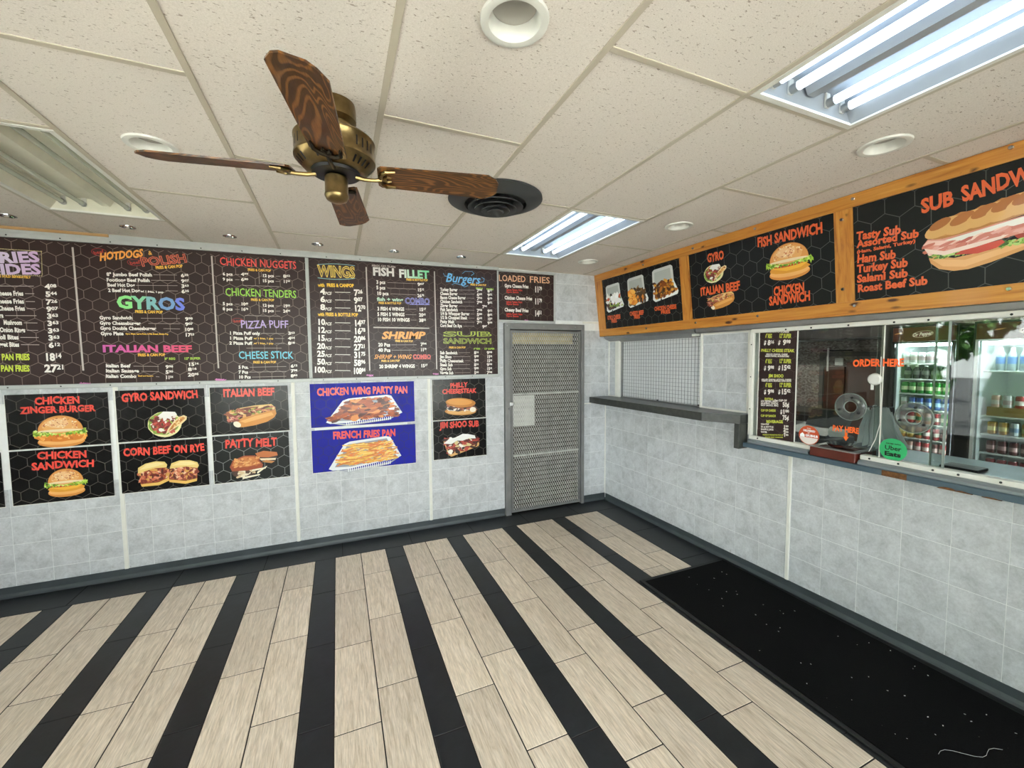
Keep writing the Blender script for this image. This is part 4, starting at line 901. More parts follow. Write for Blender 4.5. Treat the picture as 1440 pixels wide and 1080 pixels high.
for k, x, y in ((Gk, 268, 293), (Gk, 490, 220), (Gk, 768, 132), (Gk, 1155, 92), (Gk, 282, 577), (Gk, 503, 552), (Gk, 780, 522), (Gk, 1160, 402), (Hk, 152, 384), (Hk, 90, 497), (Hk, 98, 875), (Hk, 162, 963), (Hk, 1010, 105), (Hk, 998, 872)):
    screw(*cs.px(k[0]+x/k[2], k[1]+y/k[2]))
OR = 'e0602e'
for i, (a, b) in enumerate(PS):
    c = Cv(cs.O-cs.N*.008, (0, -1, 0), tl, RWM); pr = pan_[i]
    c.hexes(a+.001, b-.001, .083, LT-.076, (.052, .062, .075)[i], .0035, '4e504c', (.3, .2)); c.build('honeycomb_print', pr)
    def art(fn, k, ax, ay, bx, by, rot, *ar):
        """ax..by: centre-left and centre-right of the picture plus its height in crop units"""
        p = c.px(k[0]+ax/k[2], k[1]+ay/k[2]); q = c.px(k[0]+bx/k[2], k[1]+by/k[2]); m_ = ((ax+bx)/2, (ay+by)/2); h = rot[1]
        u = c.px(k[0]+m_[0]/k[2], k[1]+(m_[1]-h/2)/k[2]); d_ = c.px(k[0]+m_[0]/k[2], k[1]+(m_[1]+h/2)/k[2])
        fn(Art(c, (p[0]+q[0])/2, (p[1]+q[1])/2, abs(q[0]-p[0])/2, abs(u[1]-d_[1])/2, rot[0]), *ar)
    if i == 0:
        art(clam, Gk, 100, 446, 180, 436, (0, 128), 0); art(clam, Gk, 196, 418, 290, 408, (0, 140), 1); art(clam, Gk, 306, 386, 425, 370, (0, 155), 2); c.build('food_picture', pr)
        for x0, x1, y, a1, a2 in ((110, 168, 530, 'GYRO CHEESE', 'FRIES'), (210, 272, 512, 'CHEESY BEEF', 'FRIES'), (320, 418, 490, 'CHICKEN CHEESE', 'FRIES')):
            c.tpx(*Gk, a1, x0, y, x1, y-(x1-x0)*.12, 17, OR, 'b'); c.tpx(*Gk, a2, x0+(x1-x0)*.3, y+15, x0+(x1-x0)*.72, y+11, 15, OR, 'b')
    elif i == 1:
        art(gyro, Gk, 540, 338, 642, 320, (0, 96)); art(beef, Gk, 558, 464, 678, 446, (0, 84)); art(burger, Gk, 818, 292, 1030, 262, (0, 168), False); c.build('food_picture', pr)
        c.tpx(*Gk, 'GYRO', 556, 264, 630, 248, 36, OR, 'bj'); c.tpx(*Gk, 'ITALIAN BEEF', 526, 414, 702, 384, 34, OR, 'bj'); c.tpx(*Gk, 'FISH SANDWICH', 780, 194, 1072, 125, 42, OR, 'bj')
        c.tpx(*Gk, 'CHICKEN', 853, 412, 990, 392, 38, OR, 'bj'); c.tpx(*Gk, 'SANDWICH', 833, 455, 1017, 430, 38, OR, 'bj')
    else:
        for s_, x0, x1, y0, y1, h in (('Tasty Sub', 172, 412, 586, 548, 42), ('Assorted Sub', 175, 510, 630, 568, 38), ('(Ham, Salami, Turkey)', 173, 492, 673, 610, 17), ('Ham Sub', 175, 385, 710, 682, 42), ('Turkey Sub', 175, 450, 764, 726, 42), ('Salami Sub', 175, 450, 818, 783, 40), ('Roast Beef Sub', 177, 557, 870, 824, 40)):
            c.tpx(*Hk, s_, x0, y0, x1, y1, h, OR, 'b')
        c.tpx(*Hk, 'SUB', 522, 422, 696, 372, 72, OR, 'bj'); c.tpx(*Hk, 'SANDW', 742, 360, 1120, 238, 82, OR, 'bj'); c.tpx(*Hk, 'ICH', 1120, 238, 1300, 180, 84, OR, 'bj')
        c.build('lettering', pr)
        h_ = lambda x, y: c.px(Hk[0]+x/Hk[2], Hk[1]+y/Hk[2])
        pts = lambda l, col: c.poly([h_(*q) for q in l], col)
        pts([(565, 710), (575, 735), (620, 765), (700, 775), (780, 765), (900, 728), (1080, 660), (1300, 575), (1336, 552), (1340, 522), (1300, 510), (1080, 590), (900, 660), (700, 705), (570, 690)], 'd99c5c')
        pts([(575, 712), (640, 750), (760, 752), (1080, 640), (1300, 560), (1300, 530), (1080, 612), (760, 715)], 'e8b276')
        for k in range(150):
            x = random.uniform(565, 1290); yb = 695-(max(0, x-640))*.17-(x-560)*.02+random.uniform(-14, 12); p = h_(x, yb); c.ell(p[0], p[1], .012*random.uniform(.5, 1.2), .006, random.choice(['5f8a2c', '8fb84a', '3f6a1c', 'b8d47a']), 7, random.uniform(-.6, .9), .3)
        pts([(700, 688), (760, 655), (960, 605), (980, 618), (930, 650), (830, 680)], 'c9402c'); pts([(1000, 560), (1300, 440), (1300, 530), (1050, 600)], 'a83a2c')
        pts([(532, 640), (560, 605), (640, 600), (1080, 475), (1300, 400), (1345, 400), (1335, 470), (1300, 500), (1000, 590), (820, 640), (650, 690), (560, 680)], 'd8907c')
        pts([(532, 640), (560, 612), (700, 610), (860, 590), (720, 630), (560, 640)], 'ecc0b0')
        pts([(650, 610), (1080, 480), (1300, 410), (1300, 445), (1080, 520), (900, 590), (860, 625), (830, 580), (740, 610)], 'ece6dc')
        for k in range(60):
            x = random.uniform(545, 1290); yb = 650-(max(0, x-620))*.24+random.uniform(-18, 24); p = h_(x, yb); c.ell(p[0], p[1], .03*random.uniform(.5, 1.2), .009, random.choice(['c9705c', 'e0a090', 'b8584a', 'efc8b8', 'd98a78']), 8, random.uniform(.1, .5), .3)
        pts([(560, 682), (650, 690), (820, 645), (960, 600), (1000, 575), (900, 600), (650, 668), (540, 655)], 'efd2c2')
        crust = [(556, 600), (560, 570), (590, 525), (640, 490), (690, 480), (740, 455), (800, 450), (850, 420), (905, 412), (960, 380), (1020, 372), (1080, 345), (1150, 325), (1220, 310), (1300, 292), (1335, 305), (1352, 340), (1342, 378), (1300, 400), (1080, 470), (860, 540), (650, 598), (600, 605)]
        pts(crust, 'b9793a'); pts([(570, 598), (575, 565), (640, 505), (760, 470), (920, 425), (1080, 370), (1300, 310), (1300, 385), (1080, 455), (860, 525), (650, 585)], 'd09650')
        for x, y, r in ((640, 540, .075), (760, 510, .08), (880, 470, .08), (1000, 430, .085), (1120, 390, .085)):
            p = h_(x, y); c.ell(p[0], p[1], r, r*.5, 'dba864', 18, .45); c.ell(p[0]-.01, p[1]+.02, r*.6, r*.28, 'b06a30', 16, .45)
        c.build('food_picture', pr)
    if i < 2: c.build('lettering', pr)

# ================================================================== MENU STRIP AND DECALS ON THE WINDOW
Ik = (1020, 440, 4.909)
st_ = thing('menu_strip', (-.004, -2.06, 1.09), 'tall narrow brown price list taped inside the left end of the ordering window', 'menu', fr=RWM)
cw = Cv((-.0005, 0, 0), (0, -1, 0), (0, 0, 1), RWM)
ya, yb = -cw.px(1067, 540)[0], -cw.px(1118.5, 540)[0]
part('panel', MB().box(-.0005, .003, yb, ya, 1.095, 1.887), BROWNB, st_)
part('white_edge', MB().box(-.001, .003, ya+.001, ya+.008, 1.095, 1.887).box(-.001, .003, yb-.008, yb-.001, 1.095, 1.887), TRIMW, st_)
c = cw; c.hexes(-ya, -yb, 1.096, 1.886, .05, .0025, '4f4240'); c.build('honeycomb_print', st_)
Gn = 'c9cf4c'
def Q(s_, x0, x1, y, h, col=W, st='b'): c.tpx(*Ik, s_, x0, y-1, x1, y+1, h, col, st)
Q('SUB SANDWICHES', 262, 478, 112, 18, Gn); Q('FRIES, CAN POP & CHEESE', 288, 440, 130, 10)
def pr2(y, a, b):
    Q('6" REG', 278, 322, y, 26, Gn); Q('12" SUPER', 372, 455, y-1, 26, Gn)
    if a: Q('$', 268, 282, y+47, 26); Q(a, 293, 336, y+47, 32, W, 'bp'); Q('$', 366, 380, y+46, 26); Q(b, 385 if len(b) > 3 else 398, 450, y+45, 34, W, 'bp')
pr2(158, '816', '998'); Q('PHILLY CHEESE STEAK', 248, 476, 259, 19, Gn); Q('GRILLED ONIONS, CHEESE', 282, 430, 286, 10); Q('GREEN PEPPER, MUSHROOMS', 275, 440, 299, 10)
pr2(333, '998', '1542'); Q('JIM SHOO', 300, 402, 434, 20, Gn); Q('GRILLED ONIONS, LETTUCE, CHEESE', 250, 455, 460, 9); Q('TOMATO, MAYO, MUSTARD, GYRO SAUCE', 250, 455, 470, 9)
pr2(498, '998', '1542'); Q('EXTRA', 272, 332, 594, 14, Gn); Q('Per CUP OF', 340, 425, 604, 12)
for q, s_ in enumerate(('HOT PEPPERS, GRAVY,', 'JALAPENO, ONION,', 'HOT SAUCE, BBQ')): Q(s_, 246, 366, 610+q*14, 11)
Q('50¢', 396, 440, 633, 30); Q('CUP OF CHEESE', 246, 348, 673, 14, Gn); Q('$', 380, 394, 682, 26); Q('100', 395, 440, 682, 28, W, 'bp'); Q('CUP OF RANCH', 245, 348, 710, 14, Gn); Q('75¢', 395, 438, 722, 30)
Q('BEVERAGE', 283, 398, 750, 18, Gn)
for q, (s_, x1, p) in enumerate((('CAN POP', 302, '100'), ('20 oz BOTTLE', 332, '200'), ('SNAPPLE JUICE', 332, '250'), ('WATER', 288, '100'))): Q(s_, 246, x1, 768+q*18, 11); Q(p, 402, 436, 785+q*20, 18, W, 'bp')
Q('ORDER BY PHONE FOR PICK UP', 258, 400, 842, 8, Gn); Q('PRICES MAY CHANGE', 275, 398, 858, 8, Gn); c.build('lettering', st_)
# lettering decals
cw2 = Cv((.0016, 0, 0), (0, -1, 0), (0, 0, 1), RWM)
t = thing('order_here_lettering', (.003, -2.65, 1.62), 'orange ORDER HERE lettering stuck on the glass', 'lettering', fr=RWM)
cw2.tpx(1080, 400, 4, 'ORDER HERE', 478, 440, 765, 438, 38, 'ff6624', 'bj'); cw2.build('letters', t)
t = thing('pay_here_lettering', (.003, -2.5, 1.2), 'orange PAY HERE lettering with down arrow above the cash tray', 'lettering', fr=RWM)
Pk = (1120, 580, 9)
cw2.tpx(*Pk, 'PAY HERE', 458, 192, 792, 232, 66, 'ff6e28', 'bj'); cw2.build('letters', t)
f = lambda x, y: cw2.px(1120+x/9, 580+y/9)
cw2.poly([f(*p) for p in ((612, 252), (645, 256), (645, 310), (665, 313), (626, 362), (588, 304), (610, 306))], 'ee6a1c'); cw2.build('arrow', t)
def sticker(px, r, label, base, art):
    a = cw2.px(*px[0]); b = cw2.px(*px[1]); u = cw2.px(*px[2]); v = cw2.px(*px[3])
    cx_, cy_ = (a[0]+b[0])/2, (u[1]+v[1])/2; rx_, ry_ = abs(b[0]-a[0])/2, abs(u[1]-v[1])/2
    t = thing('round_sticker', (.002, -cx_, cy_), label, 'sticker', fr=RWM)
    rr = (rx_+ry_)/2
    part('disc', MB().lathe([(0, 0), (rr, 0), (rr, .0012), (0, .0012)], (.0022, -cx_, cy_), 40, 'x'), plain('sticker_'+base, base, .4), t)
    art(cx_, cy_, rr); cw2.build('lettering', t)
def gh(x, y, r):
    cw2.ell(x, y, r*.93, r*.93, 'e9ded8', 32, a0=PI+.25, a1=2*PI-.25); cw2.text('FOOD', x-r*.18, y+r*.72, x+r*.18, y+r*.72, r*.12, 'f5e8e0', 'b'); cw2.text('DELIVERED', x-r*.55, y+r*.48, x+r*.62, y+r*.48, r*.20, 'ffffff', 'b'); cw2.text('BY', x-r*.1, y+r*.25, x+r*.1, y+r*.25, r*.12, 'f5e8e0', 'b')
    cw2.poly([(x-r*.85, y+r*.02), (x-r*.62, y+r*.22), (x-r*.4, y+r*.02), (x-r*.4, y-r*.22), (x-r*.85, y-r*.22)], 'ffffff'); cw2.text('GRUBHUB', x-r*.32, y-r*.02, x+r*.88, y-r*.02, r*.24, 'ffffff', 'b')
sticker(((1123.5, 613), (1151.5, 613), (1138, 598.5), (1138, 626)), 0, 'round orange and white delivery sticker low on the glass beside the price strip', 'c9512a', gh)
def ub_(x, y, r):
    cw2.text('ORDER WITH', x-r*.52, y+r*.52, x+r*.55, y+r*.52, r*.11, '0b1a12', 'b'); cw2.text('Uber', x-r*.6, y+r*.14, x+r*.6, y+r*.14, r*.40, '06100a', 'n'); cw2.text('Eats', x-r*.6, y-r*.40, x+r*.6, y-r*.40, r*.40, '06100a', 'b')
sticker(((1236.5, 632), (1275.5, 632), (1255, 616.5), (1255, 648)), 0, 'round green delivery sticker low on the glass right of the cash tray', '2fae6b', ub_)

# ================================================================== CEILING
ceiling = struct('ceiling', MB().box(XL, .15, YN, .05, H+.13, H+.17).box(XL, XL+.03, YN, .05, H, H+.13), PLAST)
TT = .6096; G0 = -3.4266
holes = {(-2.512, -2.98): .078, (-3.73, -1.752): .078, (-.684, -2.98): .078, (-.684, -1.752): .078, (-.684, -.57): .078}
spots = [(-4.95, -.30), (-4.341, -.29), (-3.731, -.29), (-3.122, -.29), (-2.512, -.29), (-1.903, -.30)]
for p in spots: holes[p] = .034
def holed(x0, x1, y0, y1, c, r, z0, z1):
    mb = MB(); angs = [2*PI*k/28 for k in range(28)]+[math.atan2(y-c[1], x-c[0]) % (2*PI) for x in (x0, x1) for y in (y0, y1)]; angs = sorted(angs); n = len(angs)
    def hit(a):
        dx, dy = math.cos(a), math.sin(a); t_ = 1e9
        if dx > 1e-9: t_ = min(t_, (x1-c[0])/dx)
        if dx < -1e-9: t_ = min(t_, (x0-c[0])/dx)
        if dy > 1e-9: t_ = min(t_, (y1-c[1])/dy)
        if dy < -1e-9: t_ = min(t_, (y0-c[1])/dy)
        return (c[0]+dx*t_, c[1]+dy*t_)
    for z in (z0, z1):
        for a in angs: mb.v.append((c[0]+r*math.cos(a), c[1]+r*math.sin(a), z))
        for a in angs: h = hit(a); mb.v.append((h[0], h[1], z))
    for k in range(n):
        j = (k+1) % n
        mb.face([k, n+k, n+j, j][::-1]); mb.face([2*n+k, 3*n+k, 3*n+j, 2*n+j]); mb.face([k, j, 2*n+j, 2*n+k][::-1]); mb.face([n+k, n+j, 3*n+j, 3*n+k])
    return mb
phase = {-5: 'A', -4: 'B', -3: 'B', -2: 'A', -1: 'B', 0: 'A', 1: 'B', 2: 'A', 3: 'A', 4: 'B', 5: 'A'}
ceil_me = {}
tees = MB(); zt0 = H-.001
troff = [(3, -2.99), (3, -.54), (-2, -.54)]
for i in range(-5, 6):
    x0 = max(G0+i*TT, XL); x1 = min(G0+(i+1)*TT, .0) if i < 5 else .12
    if x1 <= x0: continue
    st0 = -.54 if phase[i] == 'A' else -1.135
    yl = [0.03]; y = st0
    while y > YN: yl.append(y); y -= 1.2275
    yl.append(YN)
    for a, b in zip(yl, yl[1:]):
        if any(i == q and abs(a-yy) < .02 for q, yy in troff): continue
        u0, u1, v0, v1 = x0+.004, x1-.004, b+.004, a-.004; c_ = ((u0+u1)/2, (v0+v1)/2)
        hh = [h for h in holes if u0 < h[0] < u1 and v0 < h[1] < v1]
        if hh: mb = holed(u0-c_[0], u1-c_[0], v0-c_[1], v1-c_[1], (hh[0][0]-c_[0], hh[0][1]-c_[1]), holes[hh[0]], 0, .015); me = mesh('ceiling_tile', mb, TILE_C)
        else:
            k = (round(u1-u0, 3), round(v1-v0, 3))
            if k not in ceil_me: ceil_me[k] = mesh('ceiling_tile', MB().box(-k[0]/2, k[0]/2, -k[1]/2, k[1]/2, 0, .015), TILE_C)
            me = ceil_me[k]
        piece('ceiling_tile', me, ceiling, (c_[0], c_[1], H+.002))
    for y in yl[1:-1]:
        tm = mesh('cross_tee', MB().box(-(x1-x0)/2+.012, (x1-x0)/2-.012, -.0115, .0115, -.0015, .0035, .001), GRID_C) if i in (-5, 5) else None
        if tm is None:
            if 'ct' not in cache: cache['ct'] = mesh('cross_tee', MB().box(-TT/2+.012, TT/2-.012, -.0115, .0115, -.0015, .0035, .001), GRID_C)
            tm = cache['ct']
        piece('cross_tee', tm, ceiling, ((x0+x1)/2, y, H))
tm = mesh('main_tee', MB().box(-.0118, .0118, YN/2, -YN/2, -.002, .0035, .001), GRID_C)
for i in range(-4, 6): piece('main_tee', tm, ceiling, (G0+i*TT, YN/2, H))
piece('wall_angle', mesh('wall_angle', MB().box(XL+3.0, 3.0, -.022, 0, -.0025, .002), GRID_C), ceiling, (-3.0, -.0, H))
# troffers
def troffer(i, y1, on, label):
    x0, x1 = G0+i*TT+.011, G0+(i+1)*TT-.011; y1 -= .012; y0 = y1-1.2035; xc, yc = (x0+x1)/2, (y0+y1)/2
    t = thing('ceiling_light', (xc, yc, H), label, 'ceiling light', 'fluorescent troffers')
    z = H
    hs = MB()
    hs.quad((x0+.02, y0, z), (x0+.02, y1, z), (x0+.075, y1, z+.085), (x0+.075, y0, z+.085)); hs.quad((x0+.075, y0, z+.085), (x0+.075, y1, z+.085), (x1-.075, y1, z+.085), (x1-.075, y0, z+.085))
    hs.quad((x1-.075, y0, z+.085), (x1-.075, y1, z+.085), (x1-.02, y1, z), (x1-.02, y0, z))
    hs.box(x0, x1, y0, y0+.02, z-.0, z+.1).box(x0, x1, y1-.02, y1, z, z+.1)
    hs.box(x0-.003, x1+.003, y0-.003, y1+.003, z+.1, z+.108)
    RM = REFL_LIT if on else REFL_UNLIT
    part('reflector', hs, RM, t)
    part('door_frame', MB().box(x0, x0+.022, y0, y1, z-.004, z+.006).box(x1-.022, x1, y0, y1, z-.004, z+.006).box(x0+.022, x1-.022, y0, y0+.022, z-.004, z+.006).box(x0+.022, x1-.022, y1-.022, y1, z-.004, z+.006), WHITE, t)
    part('ballast_cover', MB().prism([(xc-.045, z+.084), (xc-.02, z+.045), (xc+.02, z+.045), (xc+.045, z+.084)], y0+.03, y1-.03, 'y'), RM, t)
    for k, dx in enumerate((-.205, -.11, .11, .205)):
        tb = part('tube', MB().tube([(xc+dx, y0+.055, z+.045), (xc+dx, y1-.055, z+.045)], .0165 if on else .0127, 12), TUBE_ON if on else TUBE_OFF, t)
        for yy, q in ((y0+.042, 1), (y1-.042, -1)):
            part('tube_cap', MB().tube([(xc+dx, yy-.014*q, z+.045), (xc+dx, yy+.0125*q, z+.045)], .0165, 10), ALU, t)
            part('lamp_holder', MB().box(xc+dx-.012, xc+dx+.012, yy-.018*q-.005, yy-.018*q+.005, z+.03, z+.085, .002), WHITE, t)
    return t
troffer(3, -2.99, True, 'lit fluorescent troffer at the upper right, nearest the camera')
troffer(3, -.54, True, 'lit fluorescent troffer near the corner above the mesh door')
troffer(-2, -.54, False, 'unlit fluorescent troffer at the left edge of the ceiling')
def downlight(x, y, label):
    t = thing('recessed_downlight', (x, y, H), label, 'ceiling light', 'white recessed downlights'); z = H
    part('trim_ring', MB().lathe([(.098, 0.0015), (.096, -.006), (.088, -.008), (.074, -.006), (.070, .0), (.064, .03), (.0635, .05)], (x, y, z), 40), WHITE, t)
    part('lens', MB().lathe([(.0635, .036), (.04, .041), (0, .043)], (x, y, z), 32), LENS, t)
    part('can', MB().lathe([(.0645, .05), (.066, .10), (0, .10)], (x, y, z), 24), ALU, t)
downlight(-2.512, -2.98, 'white recessed downlight at the top of the photo right of the fan'); downlight(-3.73, -1.752, 'white recessed downlight behind the left fan blade tip')
downlight(-.684, -2.98, 'white recessed downlight below the nearest lit troffer'); downlight(-.684, -1.752, 'white recessed downlight above the gyro panel of the wooden sign'); downlight(-.684, -.57, 'white recessed downlight closest to the corner of the room')
sl = ['first tiny chrome spotlight at the far left above the fries menu', 'small chrome spotlight above the hot dogs menu heading', 'small chrome spotlight above the chicken nuggets heading', 'small chrome spotlight above the wings heading', 'small chrome spotlight above the fish fillet heading', 'small chrome spotlight above the burgers heading, last of the row']
for (x, y), l_ in zip(spots, sl):
    t = thing('ceiling_spotlight', (x, y, H), l_, 'spotlight', 'small chrome spotlights along the menu wall'); z = H
    part('ring', MB().lathe([(.046, .0015), (.045, -.004), (.036, -.005), (.031, .0), (.028, .025)], (x, y, z), 24), CHROME, t)
    part('bulb', MB().lathe([(.027, .02), (.018, .012), (0, .008)], (x, y, z), 16), SPOTE, t); part('cup', MB().lathe([(.028, .02), (.03, .05), (0, .06)], (x, y, z), 16), BLACK, t)
# round air diffuser
x, y = -2.105, -1.745; t = thing('air_diffuser', (x, y, H), 'dark grey round air diffuser with nested cones at the right blade tip of the fan', 'vent')
part('outer_ring', MB().lathe([(.278, .0), (.28, -.012), (.272, -.016), (.20, -.042), (.185, -.040), (.19, -.02), (.19, .0)], (x, y, H), 56), VENTM, t)
part('back_plate', MB().lathe([(.19, -.002), (0, -.002)], (x, y, H), 32), BLACK, t)
for r0, r1, z in ((.165, .11, -.055), (.125, .075, -.066), (.085, .04, -.074)):
    part('cone_ring', MB().lathe([(r1, z+.035), (r0-.004, z), (r0, z-.002), (r0, z+.003), (r1+.003, z+.042)], (x, y, H), 48), VENTM, t)
part('centre_cone', MB().lathe([(0, -.066), (.018, -.068), (.045, -.082), (.05, -.080), (.045, -.074), (.02, -.055), (0, -.05)], (x, y, H), 32), VENTM, t)
part('stem', MB().tube([(x, y, H-.003), (x, y, H-.06)], .012, 8), VENTM, t)

# ================================================================== CEILING FAN
fx, fy = -2.985, -2.372; t = thing('ceiling_fan', (fx, fy, H), 'antique brass ceiling fan with four oak blades', 'ceiling fan'); z = H
part('canopy', MB().lathe([(0, 0), (.074, -.0), (.077, -.02), (.077, -.06), (.062, -.075), (.058, -.115), (.05, -.125), (.0, -.125)], (fx, fy, z), 36), BRASS, t)
mot = part('motor', MB().lathe([(0, -.12), (.10, -.122), (.137, -.128), (.143, -.135), (.143, -.142), (.140, -.146), (.140, -.196), (.143, -.200), (.143, -.208), (.136, -.216), (.112, -.240), (.088, -.247), (.0, -.247)], (fx, fy, z), 56), BRASS, t)
sl_ = MB()
for k in range(36):
    a = 2*PI*k/36
    if k % 6 in (4, 5): continue
    c_, s_ = math.cos(a), math.sin(a); r = .1408
    p = [(fx+r*c_-s_*q, fy+r*s_+c_*q, zz_) for q, zz_ in ((-.003, z-.188), (.003, z-.188), (.003, z-.154), (-.003, z-.154))]; sl_.quad(*p)
    r0, r1 = .133, .114
    p = [(fx+r_*c_-s_*q, fy+r_*s_+c_*q, zz_) for r_, q, zz_ in ((r0, -.004, z-.2198), (r0, .004, z-.2198), (r1, .0035, z-.2392), (r1, -.0035, z-.2392))]; sl_.quad(*p)
part('vent_slot', sl_, BLACK, mot, kind='stuff')
part('flywheel', MB().lathe([(.0, -.246), (.086, -.2465), (.084, -.258), (.0, -.262)], (fx, fy, z), 36), BLACK, t)
part('switch_housing', MB().lathe([(0, -.255), (.036, -.262), (.041, -.268), (.041, -.325), (.043, -.330), (.043, -.336), (.036, -.350), (.02, -.358), (0, -.36)], (fx, fy, z), 32), BRASS, t)
zbld = H-.252
def P3(a, r, s_, h): return (fx+r*math.cos(a)-s_*math.sin(a), fy+r*math.sin(a)+s_*math.cos(a), zbld+h)
th_ = math.radians(13)
for k in range(4):
    a = -.152+PI+k*PI/2
    def Bd(r, s_, n_=0): return P3(a, r, s_*math.cos(th_)+n_*math.sin(th_), -s_*math.sin(th_)+n_*math.cos(th_))
    out = [(.150, -.048), (.162, -.060), (.40, -.068), (.572, -.074), (.606, -.052), (.620, -.03), (.622, .03), (.606, .052), (.572, .074), (.40, .068), (.162, .060), (.150, .048)]
    mb = MB(); n = len(out)
    for h in (.0, .006): mb.v += [Bd(r, s_, h) for r, s_ in out]
    mb.face(list(range(n))[::-1]); mb.face(range(n, 2*n))
    for q in range(n): j = (q+1) % n; mb.face([q, j, n+j, n+q])
    # local axes for grain: rebuild in blade space
    o = bpy.data.objects.new('blade', None)
    loc = MB(); 
    for h in (.0, .006): loc.v += [(r, s_, h) for r, s_ in out]
    loc.f = mb.f; loc.mi = mb.mi; loc.sm = mb.sm
    bo = link(bpy.data.objects.new('blade', mesh('blade', loc, OAK))); bo.parent = t; bo.location = (0, 0, zbld-H); bo.rotation_euler = (Matrix.Rotation(a, 3, 'Z') @ Matrix.Rotation(-th_, 3, 'X')).to_euler()
    bpy.data.objects.remove(o)
    BASE[bo] = (Vector((fx, fy, zbld)), ID)
    ir = MB(); ir.tube([P3(a, .07, 0, -.006), P3(a, .10, 0, -.012), P3(a, .14, 0, -.012), Bd(.165, 0, -.008)], [.009, .008, .0075, .009], 8)
    for sg in (-1, 1):
        ir.tube([Bd(.16, 0, -.007), Bd(.162, sg*.025, -.007), Bd(.18, sg*.044, -.006), Bd(.215, sg*.046, -.004)], [.008, .008, .0075, .004], 8)
        ir.tube([Bd(.17, 0, -.006), Bd(.185, sg*.014, -.006), Bd(.2, sg*.010, -.005)], [.007, .005, .003], 6)
    part('blade_iron', ir, BRASS_D if k % 2 else BRASS, t)

# ================================================================== RUG
rg = thing('rug', (-.47, -3.2, 0), 'long black ribbed floor mat with rubber edge lying along the counter wall', 'rug')
xr0, xr1, yr0, yr1 = -.925, -.052, -5.2, -1.662
part('pile', MB().box(xr0+.03, xr1-.03, yr0+.03, yr1-.03, .002, .012, .002), RUG, rg)
part('rubber_edge', MB().box(xr0, xr0+.029, yr0, yr1, .001, .009, .002).box(xr1-.029, xr1, yr0, yr1, .001, .009, .002).box(xr0+.03, xr1-.03, yr1-.029, yr1, .001, .009, .002).box(xr0+.03, xr1-.03, yr0, yr0+.029, .001, .009, .002), RUBBER, rg)
li = MB()
for k in range(46):
    x, y = random.uniform(xr0+.1, xr1-.06), random.uniform(-3.5, yr1-.08); a = random.uniform(0, PI); q = random.uniform(.002, .0045)
    li.quad(*[(x+q*dx*math.cos(a)-q*.5*dy*math.sin(a), y+q*dx*math.sin(a)+q*.5*dy*math.cos(a), .0135) for dx, dy in ((-1, -1), (1, -1), (1, 1), (-1, 1))])
for (px_, py_) in [(-.70, -3.28)]:
    ptsl = [(px_+.028*k*.9, py_+.02*math.sin(k*.8)-.01*k, .0132) for k in range(12)]; li.tube(ptsl, .0006, 4)
single('lint', li, PAPER, (-.5, -3, .013), 'white lint and thread scattered on the black mat', 'lint', kind='stuff')

# ================================================================== KITCHEN BEHIND THE WINDOW
struct('wall_kitchen', MB().box(3.35, 3.45, -6.2, 1.2, 0, 2.8), MOSAIC)
struct('wall_kitchen_left', MB().box(.25, 3.45, 1.1, 1.2, 0, 2.8).box(.25, 3.45, -6.3, -6.2, 0, 2.8).box(.22, .27, .12, 1.15, 0, 2.8), KWALL)
struct('floor_kitchen', MB().box(.28, 3.45, -6.3, 1.2, -.06, -.004), KFLOOR)
struct('ceiling_kitchen', MB().box(.16, 3.45, -6.3, 1.2, H+.06, H+.1), plain('kitchen_ceiling', '8e959c', .7, nscale=2, amt=.1))
# added strip lights, out of view, to brighten the kitchen
t = thing('kitchen_fill_light', (1.3, -3.2, H+.058), 'unseen strip light added on the kitchen ceiling to brighten the inner counter', 'ceiling light')
part('housing', MB().box(1.2, 1.4, -3.9, -2.5, H+.02, H+.058, .005), WHITE, t); part('tube', MB().tube([(1.3, -3.85, H+.0), (1.3, -2.55, H+.0)], .016, 10), emis('counter_fill_tube', 'f2efe6', 28), t)
t = thing('kitchen_fill_light', (1.8, -.9, H+.058), 'unseen strip light added on the kitchen ceiling to brighten the mosaic wall', 'ceiling light')
part('housing', MB().box(1.7, 1.9, -1.5, -.3, H+.02, H+.058, .005), WHITE, t); part('tube', MB().tube([(1.8, -1.45, H+.0), (1.8, -.35, H+.0)], .016, 10), emis('kitchen_fill_tube', 'f2efe6', 60), t)  # added tube, set bright to lift the mosaic wall
# range hood and doorway
t = thing('exhaust_hood', (3.1, -.4, 1.95), 'dark metal exhaust hood across the kitchen seen through the ordering window', 'hood')
part('canopy', MB().prism([(3.34, 1.93), (2.85, 1.93), (2.85, 2.05), (3.1, 2.3), (3.34, 2.3)], -1.40, .9, 'y'), KDARK, t)
for k in range(5): part('filter', MB().box(2.88, 3.3, -1.37+k*.45, -.96+k*.45, 1.915, 1.93, .003), ALU, t)
t = thing('kitchen_door', (3.3, -.76, 0), 'brown kitchen door with closer rod behind the glass', 'door')
part('frame', MB().box(3.28, 3.345, -1.13, -1.08, 0, 1.76).box(3.28, 3.345, -.46, -.41, 0, 1.76).box(3.28, 3.345, -1.08, -.46, 1.70, 1.76), plain('grey_door_frame', '5f5c58', .6), t)
part('door_leaf', MB().box(3.30, 3.34, -.715, -.465, .01, 1.56, .004), BROWN, t); part('door_leaf', MB().box(3.30, 3.34, -1.075, -.735, .01, 1.62, .004), BROWN, t)
part('pane', MB().box(3.29, 3.3, -.70, -.60, 1.58, 1.68), PAPER, t); part('closer', MB().tube([(3.2, -.50, 1.78), (3.2, -.85, 1.78)], .01, 6), BLACK, t); part('strip', MB().box(3.18, 3.19, -.58, -.56, 1.5, 1.82), PAPER, t)
